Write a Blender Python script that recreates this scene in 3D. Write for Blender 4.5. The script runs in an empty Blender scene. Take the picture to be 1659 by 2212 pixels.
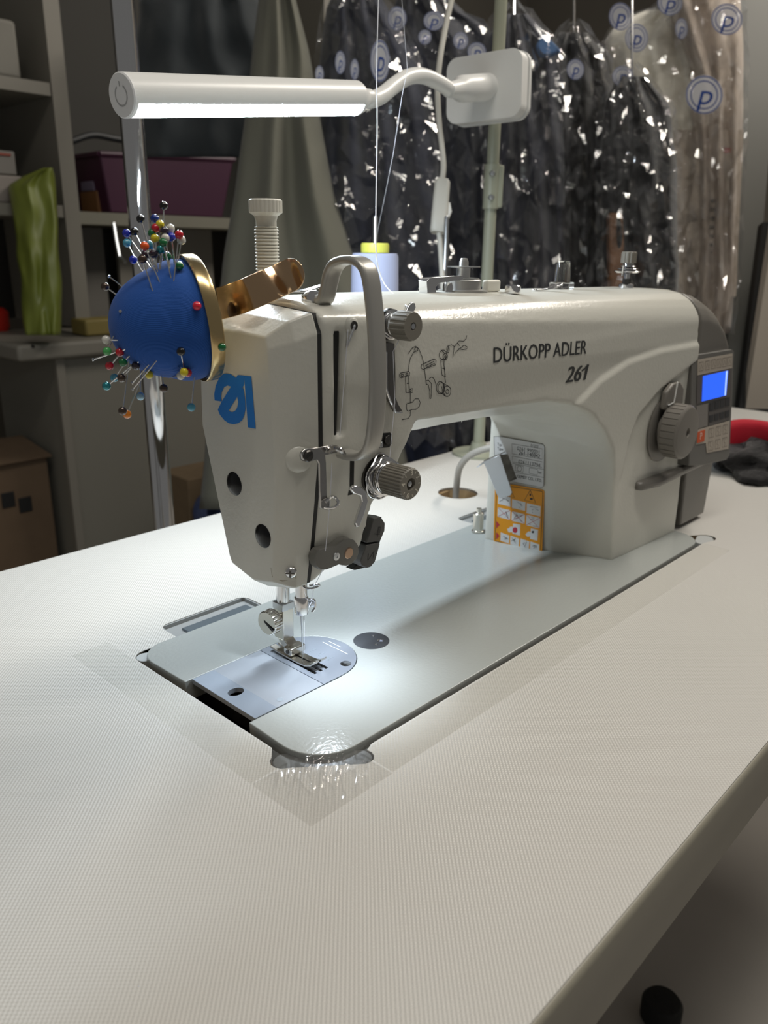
import bpy, bmesh, math, random
from mathutils import Vector, Matrix, Euler
from mathutils.bvhtree import BVHTree
from mathutils.geometry import tessellate_polygon
from mathutils import noise as mnoise

random.seed(7)
SC = bpy.context.scene
COL = SC.collection

# ------------------------------------------------------------------ camera
W, H, FPX = 1659.0, 2212.0, 1725.4
YAW, PITCH, ROLL = math.radians(43.039), math.radians(18.173), math.radians(0.737)
CAM = Vector((-227.67, -258.40, 253.52))                       # millimetres, table top is z = 0
_f = Vector((math.cos(YAW)*math.cos(PITCH), math.sin(YAW)*math.cos(PITCH), -math.sin(PITCH)))
_r0 = Vector((math.sin(YAW), -math.cos(YAW), 0)); _u0 = _r0.cross(_f)
_r = _r0*math.cos(ROLL)+_u0*math.sin(ROLL); _u = -_r0*math.sin(ROLL)+_u0*math.cos(ROLL)
cd = bpy.data.cameras.new('camera'); cam = bpy.data.objects.new('camera', cd); COL.objects.link(cam)
cd.sensor_fit = 'HORIZONTAL'; cd.sensor_width = 36.0; cd.lens = 36.0*FPX/W
cd.clip_start = 0.01; cd.clip_end = 50
m = Matrix((( _r.x,_u.x,-_f.x, CAM.x/1000),( _r.y,_u.y,-_f.y, CAM.y/1000),( _r.z,_u.z,-_f.z, CAM.z/1000),(0,0,0,1)))
cam.matrix_world = m
cd.dof.use_dof = True; cd.dof.focus_distance = 0.48; cd.dof.aperture_fstop = 37.44/2.5
SC.camera = cam

def ray(px, py):
    return (_f + _r*((px-W/2)/FPX) - _u*((py-H/2)/FPX))
def at(px, py, d):
    return CAM + ray(px, py)*d
def onax(ax, v, px, py):
    d = ray(px, py); return CAM + d*((v-CAM[ax])/d[ax])
def onx(X, px, py): return onax(0, X, px, py)
def ony(Y, px, py): return onax(1, Y, px, py)
def onz(Z, px, py): return onax(2, Z, px, py)
def onplane(P, n, px, py):
    d = ray(px, py); return CAM + d*((P-CAM).dot(n)/d.dot(n))

# ------------------------------------------------------------------ world, lights, exposure
wd = bpy.data.worlds.new('room_light'); SC.world = wd; wd.use_nodes = True
bg = wd.node_tree.nodes['Background']; bg.inputs[0].default_value = (1.0, 0.97, 0.92, 1); bg.inputs[1].default_value = 0.12
SC.view_settings.view_transform = 'Standard'; SC.view_settings.look = 'None'
SC.view_settings.exposure = 0.0; SC.view_settings.gamma = 1.0; SC.view_settings.use_curve_mapping = False

def area(name, loc, target, size, size_y, power, color):
    l = bpy.data.lights.new(name, 'AREA'); l.shape = 'RECTANGLE'; l.size = size; l.size_y = size_y
    l.energy = power; l.color = color
    o = bpy.data.objects.new(name, l); COL.objects.link(o)
    o.location = Vector(loc)/1000
    o.rotation_euler = (Vector(target)-Vector(loc)).to_track_quat('-Z', 'Y').to_euler()
    return o
# two ceiling fluorescent fittings of the workshop, over and behind the photographer
area('ceiling_lamp_light', (50, -350, 1750), (150, -100, 0), 1.5, 0.14, 12.8, (1.0, 0.955, 0.87))
area('ceiling_lamp_light', (1900, -50, 1750), (1300, 800, 200), 1.5, 0.12, 31.0, (1.0, 0.93, 0.83))

# ------------------------------------------------------------------ materials
MATS = {}
def mat(name, color, rough=0.5, metal=0.0, bump=None, spec=0.5, vary=None, coat=0.0, emit=None, sheen=0.0, sss=0.0, ior=None, alpha=None):
    """procedural principled material; bump=(scale, strength, distance mm), vary=(scale, amount)"""
    if name in MATS: return MATS[name]
    mt = bpy.data.materials.new(name); mt.use_nodes = True; nt = mt.node_tree; b = nt.nodes['Principled BSDF']
    b.inputs['Base Color'].default_value = (*color, 1); b.inputs['Roughness'].default_value = rough
    b.inputs['Metallic'].default_value = metal; b.inputs['Specular IOR Level'].default_value = spec
    if coat: b.inputs['Coat Weight'].default_value = coat; b.inputs['Coat Roughness'].default_value = 0.08
    if sheen: b.inputs['Sheen Weight'].default_value = sheen
    if ior: b.inputs['IOR'].default_value = ior
    tc = nt.nodes.new('ShaderNodeTexCoord')
    geo = nt.nodes.new('ShaderNodeNewGeometry')
    if bump:
        n = nt.nodes.new('ShaderNodeTexNoise'); n.inputs['Scale'].default_value = bump[0]; n.inputs['Detail'].default_value = 2
        nt.links.new(geo.outputs['Position'], n.inputs['Vector'])
        bp = nt.nodes.new('ShaderNodeBump'); bp.inputs['Strength'].default_value = bump[1]; bp.inputs['Distance'].default_value = bump[2]/1000
        nt.links.new(n.outputs['Fac'], bp.inputs['Height']); nt.links.new(bp.outputs['Normal'], b.inputs['Normal'])
    if vary:
        n = nt.nodes.new('ShaderNodeTexNoise'); n.inputs['Scale'].default_value = vary[0]; n.inputs['Detail'].default_value = 4
        nt.links.new(geo.outputs['Position'], n.inputs['Vector'])
        mx = nt.nodes.new('ShaderNodeMix'); mx.data_type = 'RGBA'
        mx.inputs[6].default_value = tuple(min(1, c*(1-vary[1])) for c in color)+(1,)
        mx.inputs[7].default_value = tuple(min(1, c*(1+vary[1])) for c in color)+(1,)
        nt.links.new(n.outputs['Fac'], mx.inputs[0]); nt.links.new(mx.outputs[2], b.inputs['Base Color'])
    if emit:
        b.inputs['Emission Color'].default_value = (*emit[0], 1); b.inputs['Emission Strength'].default_value = emit[1]
    MATS[name] = mt
    return mt

def film_mat(name, tint=(1, 1, 1), gloss=0.12, rough=0.08, bump=None, veil=0.0, veilcol=(.8,.8,.8)):
    """thin clear plastic: see-through with a fresnel sheen and a faint milky veil"""
    if name in MATS: return MATS[name]
    mt = bpy.data.materials.new(name); mt.use_nodes = True; nt = mt.node_tree
    for n in list(nt.nodes): nt.nodes.remove(n)
    out = nt.nodes.new('ShaderNodeOutputMaterial')
    tr = nt.nodes.new('ShaderNodeBsdfTransparent'); tr.inputs[0].default_value = (*tint, 1)
    gl = nt.nodes.new('ShaderNodeBsdfGlossy'); gl.inputs['Roughness'].default_value = rough; gl.inputs[0].default_value = (1, 1, 1, 1)
    fr = nt.nodes.new('ShaderNodeLayerWeight'); fr.inputs[0].default_value = 0.25
    ad = nt.nodes.new('ShaderNodeMath'); ad.operation = 'MULTIPLY_ADD'; ad.inputs[1].default_value = 0.6; ad.inputs[2].default_value = gloss
    ad.use_clamp = True
    nt.links.new(fr.outputs['Fresnel'], ad.inputs[0])
    m1 = nt.nodes.new('ShaderNodeMixShader'); nt.links.new(ad.outputs[0], m1.inputs[0])
    nt.links.new(tr.outputs[0], m1.inputs[1]); nt.links.new(gl.outputs[0], m1.inputs[2])
    last = m1
    if veil:
        df = nt.nodes.new('ShaderNodeBsdfDiffuse'); df.inputs[0].default_value = (*veilcol, 1)
        m2 = nt.nodes.new('ShaderNodeMixShader'); m2.inputs[0].default_value = veil
        nt.links.new(m1.outputs[0], m2.inputs[1]); nt.links.new(df.outputs[0], m2.inputs[2]); last = m2
    if bump:
        geo = nt.nodes.new('ShaderNodeNewGeometry')
        n = nt.nodes.new('ShaderNodeTexNoise'); n.inputs['Scale'].default_value = bump[0]; n.inputs['Detail'].default_value = 3
        n.inputs['Distortion'].default_value = 1.5
        nt.links.new(geo.outputs['Position'], n.inputs['Vector'])
        bp = nt.nodes.new('ShaderNodeBump'); bp.inputs['Strength'].default_value = bump[1]; bp.inputs['Distance'].default_value = bump[2]/1000
        nt.links.new(n.outputs['Fac'], bp.inputs['Height'])
        nt.links.new(bp.outputs['Normal'], gl.inputs['Normal']); nt.links.new(bp.outputs['Normal'], fr.inputs['Normal'])
    nt.links.new(last.outputs[0], out.inputs[0])
    MATS[name] = mt
    return mt

def hexc(h):
    c = [int(h[i:i+2], 16)/255 for i in (0, 2, 4)]
    return tuple(x/12.92 if x <= .04045 else ((x+.055)/1.055)**2.4 for x in c)

PAINT = mat('cream_enamel', (0.62, 0.61, 0.55), 0.28, bump=(420, 0.30, 0.5), spec=0.5)
BEDPAINT = mat('bed_enamel', (0.42, 0.44, 0.425), 0.19, bump=(430, 0.38, 0.5), spec=0.55)
CHROME = mat('chrome', (0.82, 0.82, 0.83), 0.12, 1.0)
STEEL = mat('brushed_steel', (0.62, 0.64, 0.66), 0.28, 1.0, vary=(60, .12))
DSTEEL = mat('dark_steel', (0.10, 0.095, 0.09), 0.28, 0.9)
SATIN = mat('satin_aluminium', (0.52, 0.51, 0.49), 0.38, 0.85)
NICKEL = mat('nickel', (0.70, 0.67, 0.60), 0.22, 1.0)
GREYP = mat('grey_plastic', (0.17, 0.165, 0.15), 0.45)
KNOBP = mat('taupe_plastic', (0.20, 0.185, 0.155), 0.5)
DGREYP = mat('dark_grey_plastic', (0.085, 0.083, 0.08), 0.5)
MOTORP = mat('motor_cover_grey', (0.16, 0.15, 0.135), 0.35, bump=(600, .15, .3))
BLACK = mat('black_rubber', (0.008, 0.008, 0.008), 0.6)
BLACKG = mat('black_gloss_plug', (0.006, 0.006, 0.007), 0.25, spec=.3)
INK = mat('black_ink', (0.02, 0.02, 0.022), 0.5)
WHITEP = mat('white_plastic', (0.80, 0.79, 0.75), 0.35)
IVORY = mat('ivory_plastic', (0.72, 0.70, 0.62), 0.45)

# ------------------------------------------------------------------ mesh helpers (all input in millimetres)
def link(o, parent=None):
    COL.objects.link(o)
    if parent is not None:
        o.parent = parent
        o.matrix_parent_inverse = world_of(parent).inverted()
    return o
def world_of(o):
    mw = Matrix.Translation(o.location)
    return mw
def thing(name, loc, label, cat, group=None):
    o = bpy.data.objects.new(name, None); o.empty_display_size = 0.02
    o.location = Vector(loc)/1000; COL.objects.link(o)
    return tag(o, label, cat, group)
def tag(o, label=None, cat=None, group=None, kind=None):
    if label: o['label'] = label
    if cat: o['category'] = cat
    if group: o['group'] = group
    if kind: o['kind'] = kind
    return o
def mesh(name, verts, faces, material, parent=None, smooth=None, bevel=None, recalc=True, sharp=35, segs=2):
    vs = [Vector(v) for v in verts]
    lo = Vector((min(v.x for v in vs), min(v.y for v in vs), min(v.z for v in vs)))
    hi = Vector((max(v.x for v in vs), max(v.y for v in vs), max(v.z for v in vs)))
    c = Vector(((lo.x+hi.x)/2, (lo.y+hi.y)/2, lo.z))
    me = bpy.data.meshes.new(name)
    me.from_pydata([((v-c)/1000)[:] for v in vs], [], faces)
    if recalc:
        bm = bmesh.new(); bm.from_mesh(me); bmesh.ops.remove_doubles(bm, verts=bm.verts, dist=1e-7)
        bmesh.ops.recalc_face_normals(bm, faces=bm.faces); bm.to_mesh(me); bm.free()
    me.materials.append(material)
    o = bpy.data.objects.new(name, me); o.location = c/1000
    if smooth is not False:
        shade(me, sharp)
    if bevel:
        md = o.modifiers.new('bevel', 'BEVEL'); md.width = bevel/1000; md.segments = segs; md.limit_method = 'ANGLE'; md.angle_limit = math.radians(40)
        md.harden_normals = False
    return link(o, parent)
def shade(me, deg=35):
    me.polygons.foreach_set('use_smooth', [True]*len(me.polygons))
    if deg < 180:
        try: me.set_sharp_from_angle(angle=math.radians(deg))
        except Exception: pass
def frame(axis, up=None):
    a = Vector(axis).normalized()
    t = Vector(up) if up is not None else (Vector((0, 0, 1)) if abs(a.z) < .9 else Vector((1, 0, 0)))
    u = (t - a*t.dot(a)).normalized(); v = a.cross(u)
    return a, u, v
def lathe_g(prof, o, axis, n=32, up=None, scale_v=1.0, ribs=None):
    o = Vector(o); a, u, v = frame(axis, up); V = []; Fc = []
    for i, (r, h) in enumerate(prof):
        for k in range(n):
            t = 2*math.pi*k/n; rr = r
            if ribs and ribs[0] <= i <= ribs[1] and k % ribs[3] < ribs[3]//2: rr = r-ribs[2]
            V.append(o + a*h + (u*math.cos(t)+v*math.sin(t)*scale_v)*rr)
    m_ = len(prof)
    for i in range(m_-1):
        for k in range(n):
            k2 = (k+1) % n
            Fc.append((i*n+k, i*n+k2, (i+1)*n+k2, (i+1)*n+k))
    if prof[0][0] > 1e-6: Fc.append(tuple(range(n))[::-1])
    if prof[-1][0] > 1e-6: Fc.append(tuple(range((m_-1)*n, m_*n)))
    return V, Fc
def lathe(name, prof, o, axis, material, parent=None, n=32, up=None, sharp=35, ribs=None, scale_v=1.0):
    prof = [(max(r, 1e-4) , h) for r, h in prof]
    V, Fc = lathe_g(prof, o, axis, n, up, scale_v, ribs)
    return mesh(name, V, Fc, material, parent, sharp=sharp)
def catmull(pts, k=6):
    P = [Vector(p) for p in pts]
    if len(P) < 3: return P
    Q = [P[0]*2-P[1]]+P+[P[-1]*2-P[-2]]; out = []
    for i in range(1, len(Q)-2):
        a, b, c, d = Q[i-1:i+3]
        for j in range(k):
            t = j/k
            out.append(.5*((2*b)+(c-a)*t+(2*a-5*b+4*c-d)*t*t+(3*b-a-3*c+d)*t**3))
    out.append(P[-1]); return out
def tube_g(pts, r, n=10, cap=True, prof=None, up=None):
    """sweep a circle (or prof list of (u,v) mm) along pts with parallel transport"""
    P = [Vector(p) for p in pts]; V = []; Fc = []
    T = [(P[min(i+1, len(P)-1)]-P[max(i-1, 0)]).normalized() for i in range(len(P))]
    _, u, _v = frame(T[0], up)
    cs = prof or [(math.cos(2*math.pi*k/n), math.sin(2*math.pi*k/n)) for k in range(n)]
    n = len(cs)
    for i, p in enumerate(P):
        u = (u - T[i]*u.dot(T[i])).normalized(); v = T[i].cross(u)
        rr = r[i] if isinstance(r, (list, tuple)) else r
        for a, b in cs: V.append(p+(u*a+v*b)*rr)
    for i in range(len(P)-1):
        for k in range(n):
            k2 = (k+1) % n; Fc.append((i*n+k, i*n+k2, (i+1)*n+k2, (i+1)*n+k))
    if cap: Fc.append(tuple(range(n))[::-1]); Fc.append(tuple(range((len(P)-1)*n, len(P)*n)))
    return V, Fc
def tube(name, pts, r, material, parent=None, n=10, smooth_k=0, prof=None, up=None, sharp=40, bevel=None):
    if smooth_k: pts = catmull(pts, smooth_k)
    V, Fc = tube_g(pts, r, n, True, prof, up)
    return mesh(name, V, Fc, material, parent, sharp=sharp, bevel=bevel)
def rprof(w, t, rr=None, k=3):
    """rounded rectangle profile, half sizes w/2,t/2"""
    rr = min(w, t)*.5*.9 if rr is None else rr; out = []
    for cx, cy, a0 in ((w/2-rr, t/2-rr, 0), (-w/2+rr, t/2-rr, 90), (-w/2+rr, -t/2+rr, 180), (w/2-rr, -t/2+rr, 270)):
        for j in range(k+1):
            a = math.radians(a0+90*j/k); out.append((cx+rr*math.cos(a), cy+rr*math.sin(a)))
    return out
def box_g(c, s, R=None):
    c = Vector(c); V = []
    for x in (-.5, .5):
        for y in (-.5, .5):
            for z in (-.5, .5):
                p = Vector((x*s[0], y*s[1], z*s[2])); V.append(c + (R @ p if R is not None else p))
    return V, [(0, 1, 3, 2), (4, 6, 7, 5), (0, 4, 5, 1), (2, 3, 7, 6), (0, 2, 6, 4), (1, 5, 7, 3)]
def box(name, c, s, material, parent=None, R=None, bevel=None, segs=2):
    V, Fc = box_g(c, s, R); return mesh(name, V, Fc, material, parent, bevel=bevel, segs=segs)
def join(parts):
    V = []; Fc = []
    for v, f in parts:
        o = len(V); V += v; Fc += [tuple(i+o for i in q) for q in f]
    return V, Fc
def prism_g(pts, off):
    """pts: planar 3d polygon, off: extrusion vector"""
    P = [Vector(p) for p in pts]; n = len(P); off = Vector(off)
    tri = tessellate_polygon([P])
    V = P+[p+off for p in P]
    Fc = [tuple(t) for t in tri]+[tuple(i+n for i in reversed(t)) for t in tri]
    Fc += [(i, (i+1) % n, (i+1) % n+n, i+n) for i in range(n)]
    return V, Fc
def prism(name, pts, off, material, parent=None, bevel=None, sharp=35):
    V, Fc = prism_g(pts, off); return mesh(name, V, Fc, material, parent, bevel=bevel, sharp=sharp)
def text_pts(body, size=1.0, align='CENTER', shear=0.0, spacing=1.0):
    cu = bpy.data.curves.new('t', 'FONT'); cu.body = body; cu.size = size; cu.align_x = align; cu.align_y = 'CENTER'; cu.shear = shear
    cu.space_character = spacing; cu.resolution_u = 3
    o = bpy.data.objects.new('t', cu); COL.objects.link(o)
    dg = bpy.context.evaluated_depsgraph_get(); dg.update()
    me = bpy.data.meshes.new_from_object(o.evaluated_get(dg))
    V = [tuple(v.co) for v in me.vertices]; Fc = [tuple(p.vertices) for p in me.polygons]
    COL.objects.unlink(o); bpy.data.objects.remove(o); bpy.data.curves.remove(cu); bpy.data.meshes.remove(me)
    return V, Fc
def text_on(name, body, o, u, v, n, size, material, parent, sx=1.0, align='CENTER', off=.25, shear=0.0, spacing=1.0, bold=0):
    V, Fc = text_pts(body, 1.0, align, shear, spacing)
    o, u, v, n = Vector(o), Vector(u).normalized(), Vector(v).normalized(), Vector(n).normalized()
    P = [o+u*(x*size*sx)+v*(y*size)+n*off for x, y, z in V]
    if bold:
        V2 = [p+u*bold for p in P]; k = len(P); Fc = Fc+[tuple(i+k for i in f) for f in Fc]; P = P+[q+n*.02 for q in V2]
    return mesh(name, P, Fc, material, parent, recalc=False, smooth=False)

BVH = {}
def make_bvh(*objs):
    V = []; Fc = []
    for o in objs:
        mw = o.matrix_basis if o.parent is None else Matrix.Translation(o.location)
        k = len(V)
        V += [((o.location)+v.co)*1000 for v in o.data.vertices]; Fc += [tuple(i+k for i in p.vertices) for p in o.data.polygons]
    return BVHTree.FromPolygons(V, Fc)
def hit(b, px, py, fallback=None):
    loc, nor, idx, d = b.ray_cast(CAM, ray(px, py).normalized())
    if loc is None: return (fallback, Vector((0, -1, 0)))
    if nor.dot(ray(px, py)) > 0: nor = -nor
    return loc, nor
def cast(b, p, d):
    loc, nor, idx, dist = b.ray_cast(Vector(p), Vector(d).normalized())
    return loc, nor
def ribbon_px(b, polys, width, off=.3):
    """thin printed strokes following pixel polylines, laid on the real surface"""
    parts = []
    for pl in polys:
        P = []
        for (x, y) in pl:
            q, n = hit(b, x, y)
            if q is not None: P.append((q+n*off, n))
        if len(P) < 2: continue
        V = []
        for i, (q, n) in enumerate(P):
            t = (P[min(i+1, len(P)-1)][0]-P[max(i-1, 0)][0]).normalized(); s = n.cross(t).normalized()*(width/2)
            V += [q-s, q+s]
        parts.append((V, [(2*i, 2*i+1, 2*i+3, 2*i+2) for i in range(len(P)-1)]))
    return join(parts)
def poly_px(b, polys, off=.3):
    parts = []
    for pl in polys:
        P = [];
        for (x, y) in pl:
            q, n = hit(b, x, y)
            if q is not None: P.append(q+n*off)
        parts.append((P, [tuple(t) for t in tessellate_polygon([P])]))
    return join(parts)
def crop(x0, y0, s, pts): return [(x0+x/s, y0+y/s) for x, y in pts]
def circle2(cx, cy, rx, ry=None, n=16, a0=0, a1=360):
    ry = rx if ry is None else ry
    return [(cx+rx*math.cos(math.radians(a0+(a1-a0)*i/n)), cy+ry*math.sin(math.radians(a0+(a1-a0)*i/n))) for i in range(n+1)]
# ------------------------------------------------------------------ the room
def grid_mat(name, color, rough, pitch_mm, strength, vary=.03):
    """laminate with a fine woven emboss"""
    mt = mat(name, color, rough, vary=(7, vary)); nt = mt.node_tree; b = nt.nodes['Principled BSDF']
    geo = nt.nodes.new('ShaderNodeNewGeometry'); sep = nt.nodes.new('ShaderNodeSeparateXYZ'); nt.links.new(geo.outputs['Position'], sep.inputs[0])
    outs = []
    for ax, ph in ((0, 0.0), (1, 0.0)):
        mu = nt.nodes.new('ShaderNodeMath'); mu.operation = 'MULTIPLY'; mu.inputs[1].default_value = 2*math.pi/(pitch_mm/1000)
        nt.links.new(sep.outputs[ax], mu.inputs[0])
        si = nt.nodes.new('ShaderNodeMath'); si.operation = 'SINE'; nt.links.new(mu.outputs[0], si.inputs[0]); outs.append(si)
    ml = nt.nodes.new('ShaderNodeMath'); ml.operation = 'MULTIPLY'; nt.links.new(outs[0].outputs[0], ml.inputs[0]); nt.links.new(outs[1].outputs[0], ml.inputs[1])
    bp = nt.nodes.new('ShaderNodeBump'); bp.inputs['Strength'].default_value = strength; bp.inputs['Distance'].default_value = 0.00016
    nt.links.new(ml.outputs[0], bp.inputs['Height']); nt.links.new(bp.outputs['Normal'], b.inputs['Normal'])
    return mt
TABLEW = grid_mat('table_laminate', (0.63, 0.615, 0.58), 0.40, 2.3, 1.0)
EDGEW = mat('edge_band', (0.30, 0.28, 0.225), 0.4)
MDF = mat('raw_board', (0.30, 0.20, 0.10), 0.8, vary=(200, .3))
FLOORM = mat('grey_floor', (0.46, 0.43, 0.39), 0.5, vary=(4, .15))
WALLM = mat('wall_paint', (0.16, 0.145, 0.12), 0.8, vary=(2, .08))
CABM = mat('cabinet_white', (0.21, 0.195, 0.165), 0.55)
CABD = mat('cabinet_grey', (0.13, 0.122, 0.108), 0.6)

FZ = -750
tag(mesh('floor', [(-1500, -1500, FZ), (5000, -1500, FZ), (5000, 4500, FZ), (-1500, 4500, FZ)], [(0, 1, 2, 3)], FLOORM, smooth=False), kind='structure')
tag(box('wall_back', (1750, 2800, 500), (6500, 60, 2500), WALLM), kind='structure')
tag(box('wall_right', (4200, 650, 500), (60, 4300, 2500), WALLM), kind='structure')

# ------------------------------------------------------------------ the table
tab = thing('sewing_table', (500, 110, FZ), 'white laminate sewing table with a cut-out holding the machine', 'table')
def arc(cx, cy, r, a0, a1, n=8): return [(cx+r*math.cos(math.radians(a0+(a1-a0)*i/n)), cy+r*math.sin(math.radians(a0+(a1-a0)*i/n))) for i in range(n+1)]
TX0, TX1, TY0, TY1, TH = -420, 1195, -155.5, 382, 44
outer = [(TX0, TY0), (TX1, TY0), (TX1, TY1), (TX0, TY1)]
BX0, BX1, BY0, BY1 = 0, 491, -1.5, 179
# machine opening: rounded corners, two corner ears with pads, two hinge trays on the far side
hole1 = (arc(9, 170, 9, 180, 90, 5) + [(36, 179), (36, 196)] + arc(43, 196, 7, 180, 90, 4) + arc(103, 196, 7, 90, 0, 4) + [(110, 179), (372, 179), (372, 197)]
         + arc(379, 197, 7, 180, 90, 4) + arc(438, 197, 7, 90, 0, 4) + [(445, 179)] + arc(481, 169, 10, 90, 0, 5)
         + [(491, 16), (500, 10)] + arc(497, 2, 8, 60, -110, 6) + [(480, -1.5)]
         + [(40, -1.5)] + arc(28, -6, 6.5, 20, -120, 5) + arc(-3, 21, 7, 250, 110, 5) + [(0, 34)])
hole2 = [(x, y) for x, y in circle2(444, 258, 22, 22, 24)][:-1]
def slab(outer, holes, z0, z1):
    loops = [[Vector((x, y, z1)) for x, y in outer]]+[[Vector((x, y, z1)) for x, y in h] for h in holes]
    flat = [p for l in loops for p in l]; tri = tessellate_polygon(loops); n = len(flat)
    return flat, [tuple(t) for t in tri], loops
flat, tri, loops = slab(outer, [hole1, hole2], -TH, 0)
V = flat+[Vector((p.x, p.y, -3)) for p in flat]; n = len(flat); Fc = list(tri)+[tuple(i+n for i in reversed(t)) for t in tri]; k = 0
for l in loops:
    for i in range(len(l)): Fc.append((k+i, k+(i+1) % len(l), k+(i+1) % len(l)+n, k+i+n))
    k += len(l)
mesh('table_top', V, Fc, TABLEW, tab, smooth=False)
V = []; Fc = []
for l in loops[1:]:
    k = len(V); m_ = len(l); V += [Vector((p.x, p.y, -0.4)) for p in l]+[Vector((p.x, p.y, -30)) for p in l]
    Fc += [(k+i, k+(i+1) % m_, k+(i+1) % m_+m_, k+i+m_) for i in range(m_)]
mesh('opening_edge', V, Fc, MDF, tab, smooth=False)
# core board (frame of four bars round the opening) and the moulded front edge
V, Fc = join([box_g(((TX0+TX1)/2, (TY0-10)/2-1, -TH/2-2), (TX1-TX0, -10-TY0, TH-4)), box_g(((TX0+TX1)/2, (215+TY1)/2+30, -TH/2-2), (TX1-TX0, TY1-280, TH-4)),
              box_g(((TX0-12)/2, 100, -TH/2-2), (-12-TX0, 330, TH-4)), box_g(((TX1+506)/2, 100, -TH/2-2), (TX1-506, 330, TH-4))])
mesh('table_core', V, Fc, MDF, tab, smooth=False)
pr = [(0, 0)]+[(-3.2+3.2*math.cos(math.radians(a)) - 0, -3.2+3.2*math.sin(math.radians(a))) for a in (0,)]
def band(y, ydir, name):
    prof = [(0, -.3)]+[(2.2*math.sin(math.radians(a)), -4+3.4*math.cos(math.radians(a))) for a in range(0, 91, 15)]+[(2.2, -TH+2), (0, -TH)]
    V = [(x, y+ydir*p, z) for x in (TX0, TX1) for p, z in prof]; q = len(prof)
    mesh(name, V, [(i, i+1, q+i+1, q+i) for i in range(q-1)]+[tuple(range(q)), tuple(range(q, 2*q))], EDGEW, tab, sharp=50)
band(TY0, -1, 'edge_strip'); band(TY1, 1, 'edge_strip')
# dark metal drip tray under the machine opening
V, Fc = join([box_g((246, 90, -70), (500, 190, 2)), box_g((-6, 90, -50), (2, 190, 40)), box_g((500, 90, -50), (2, 190, 40)), box_g((246, -8, -50), (500, 2, 40)), box_g((246, 186, -50), (500, 2, 40))])
mesh('drip_tray', V, Fc, mat('tray_black', (.012, .012, .012), .6), tab, smooth=False)
for x in (-380, 1150):
    for y in (-80, 330):
        box('leg', (x, y, (FZ-TH)/2), (40, 60, -FZ-TH), CABD, tab, bevel=3)
# hinge trays let into the table behind the bed
GASK = mat('grey_silicone', (0.13, 0.132, 0.128), 0.3, spec=.5)
for x0, x1 in ((36, 110), (372, 445)):
    xm = (x0+x1)/2; L2 = x1-x0
    V, Fc = join([box_g((xm, 190, -4), (L2-.6, 25, 1.5)), box_g((xm, 202.3, -4), (L2-.6, 1.2, 7)), box_g((x0+.9, 190, -4), (1.2, 24, 7)), box_g((x1-.9, 190, -4), (1.2, 24, 7))]); mesh('hinge_tray', V, Fc, mat('tray_grey', (.33, .34, .34), .35), tab, smooth=False)
    box('hinge_plate', ((x0+x1)/2+3, 186.5, -2.8), ((x1-x0)*.76, 13, 2), mat('hinge_steel', (.20, .24, .27), .35, .6), tab, bevel=.6)

def capsule(a, b, r, n=8):
    a = Vector(a); b = Vector(b); t = math.degrees(math.atan2(b.y-a.y, b.x-a.x))
    return arc(b.x, b.y, r, t-90, t+90, n)+arc(a.x, a.y, r, t+90, t+270, n)
for a, b, r in (((-1.5, 20), (27, -4.5), 7.3), ((486, 1), (497, 4), 7.6), ((7, 172), (12, 170), 6)):
    V, Fc = prism_g([Vector((x, y, -.8)) for x, y in capsule(a, b, r)], (0, 0, -9)); mesh('corner_cushion', V, Fc, GASK if b[0] < 100 and a[1] < 100 else mat('pale_cushion', (.5, .52, .52), .4), tab, bevel=2.2, segs=3, sharp=60)

# ------------------------------------------------------------------ the sewing machine
MC = thing('sewing_machine', (246, 90, 0), 'cream industrial sewing machine with grey motor cover, control panel and bed plate', 'sewing machine')
BZ = 2.6
out = (arc(30, 28, 27, 180, 270, 8)+arc(462, 26, 25, 270, 360, 7)+arc(468, 158, 19, 0, 90, 5)+arc(22, 158, 19, 90, 180, 6)
       + [(4, 121.3), (76, 121.3)]+[p for p in arc(76, 90, 31.3, 90, -90, 20)][1:]+[(4, 58.7)])
P = [Vector((x, y, BZ)) for x, y in out]
V, Fc = prism_g(P, (0, 0, -14))
bed = mesh('bed_plate', V, Fc, BEDPAINT, MC, bevel=3.0, segs=4, sharp=50)
box('bed_underside', (250, 90, -16), (460, 160, 8), BLACK, MC)
# slide plate, needle plate, feed dog
SLIDE = mat('slide_plate_steel', (0.52, 0.56, 0.62), 0.33, 0.55, vary=(40, .1))
def plate(name, pts, holes, z1, t, material, parent, bevel=None):
    loops = [[Vector((x, y, z1)) for x, y in pts]]+[[Vector((x, y, z1)) for x, y in h] for h in holes]
    flat = [p for l in loops for p in l]; tri = tessellate_polygon(loops); n = len(flat)
    V = flat+[Vector((p.x, p.y, z1-t)) for p in flat]; Fc = [tuple(q) for q in tri]+[tuple(i+n for i in reversed(q)) for q in tri]; k = 0
    for l in loops:
        for i in range(len(l)): Fc.append((k+i, k+(i+1) % len(l), k+(i+1) % len(l)+n, k+i+n))
        k += len(l)
    return mesh(name, V, Fc, material, parent, sharp=30, bevel=bevel)
finger = [(18.4+5.2*math.cos(a*math.pi/8), 90+4.2*math.sin(a*math.pi/8)) for a in range(16)]
sp = plate('slide_plate', [(8.6, 59.2), (60.6, 59.2), (60.6, 120.8), (8.6, 120.8)], [finger], BZ+.1, 3, SLIDE, MC)
plate('matte_band', [(8.7, 59.4), (24.5, 59.4), (24.5, 120.6), (8.7, 120.6)], [finger], BZ+.16, .05, mat('slide_plate_matte', (0.30, 0.34, 0.40), 0.5, 0.4), sp)
tri_ = [(53.5, 68), (55.2, 69), (53.5, 70)]
V, Fc = join([([Vector((x, y, BZ+.2)) for x, y in circle2(31, 64.5, 2, 2, 10)[:-1]], [tuple(range(10))])])
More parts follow.
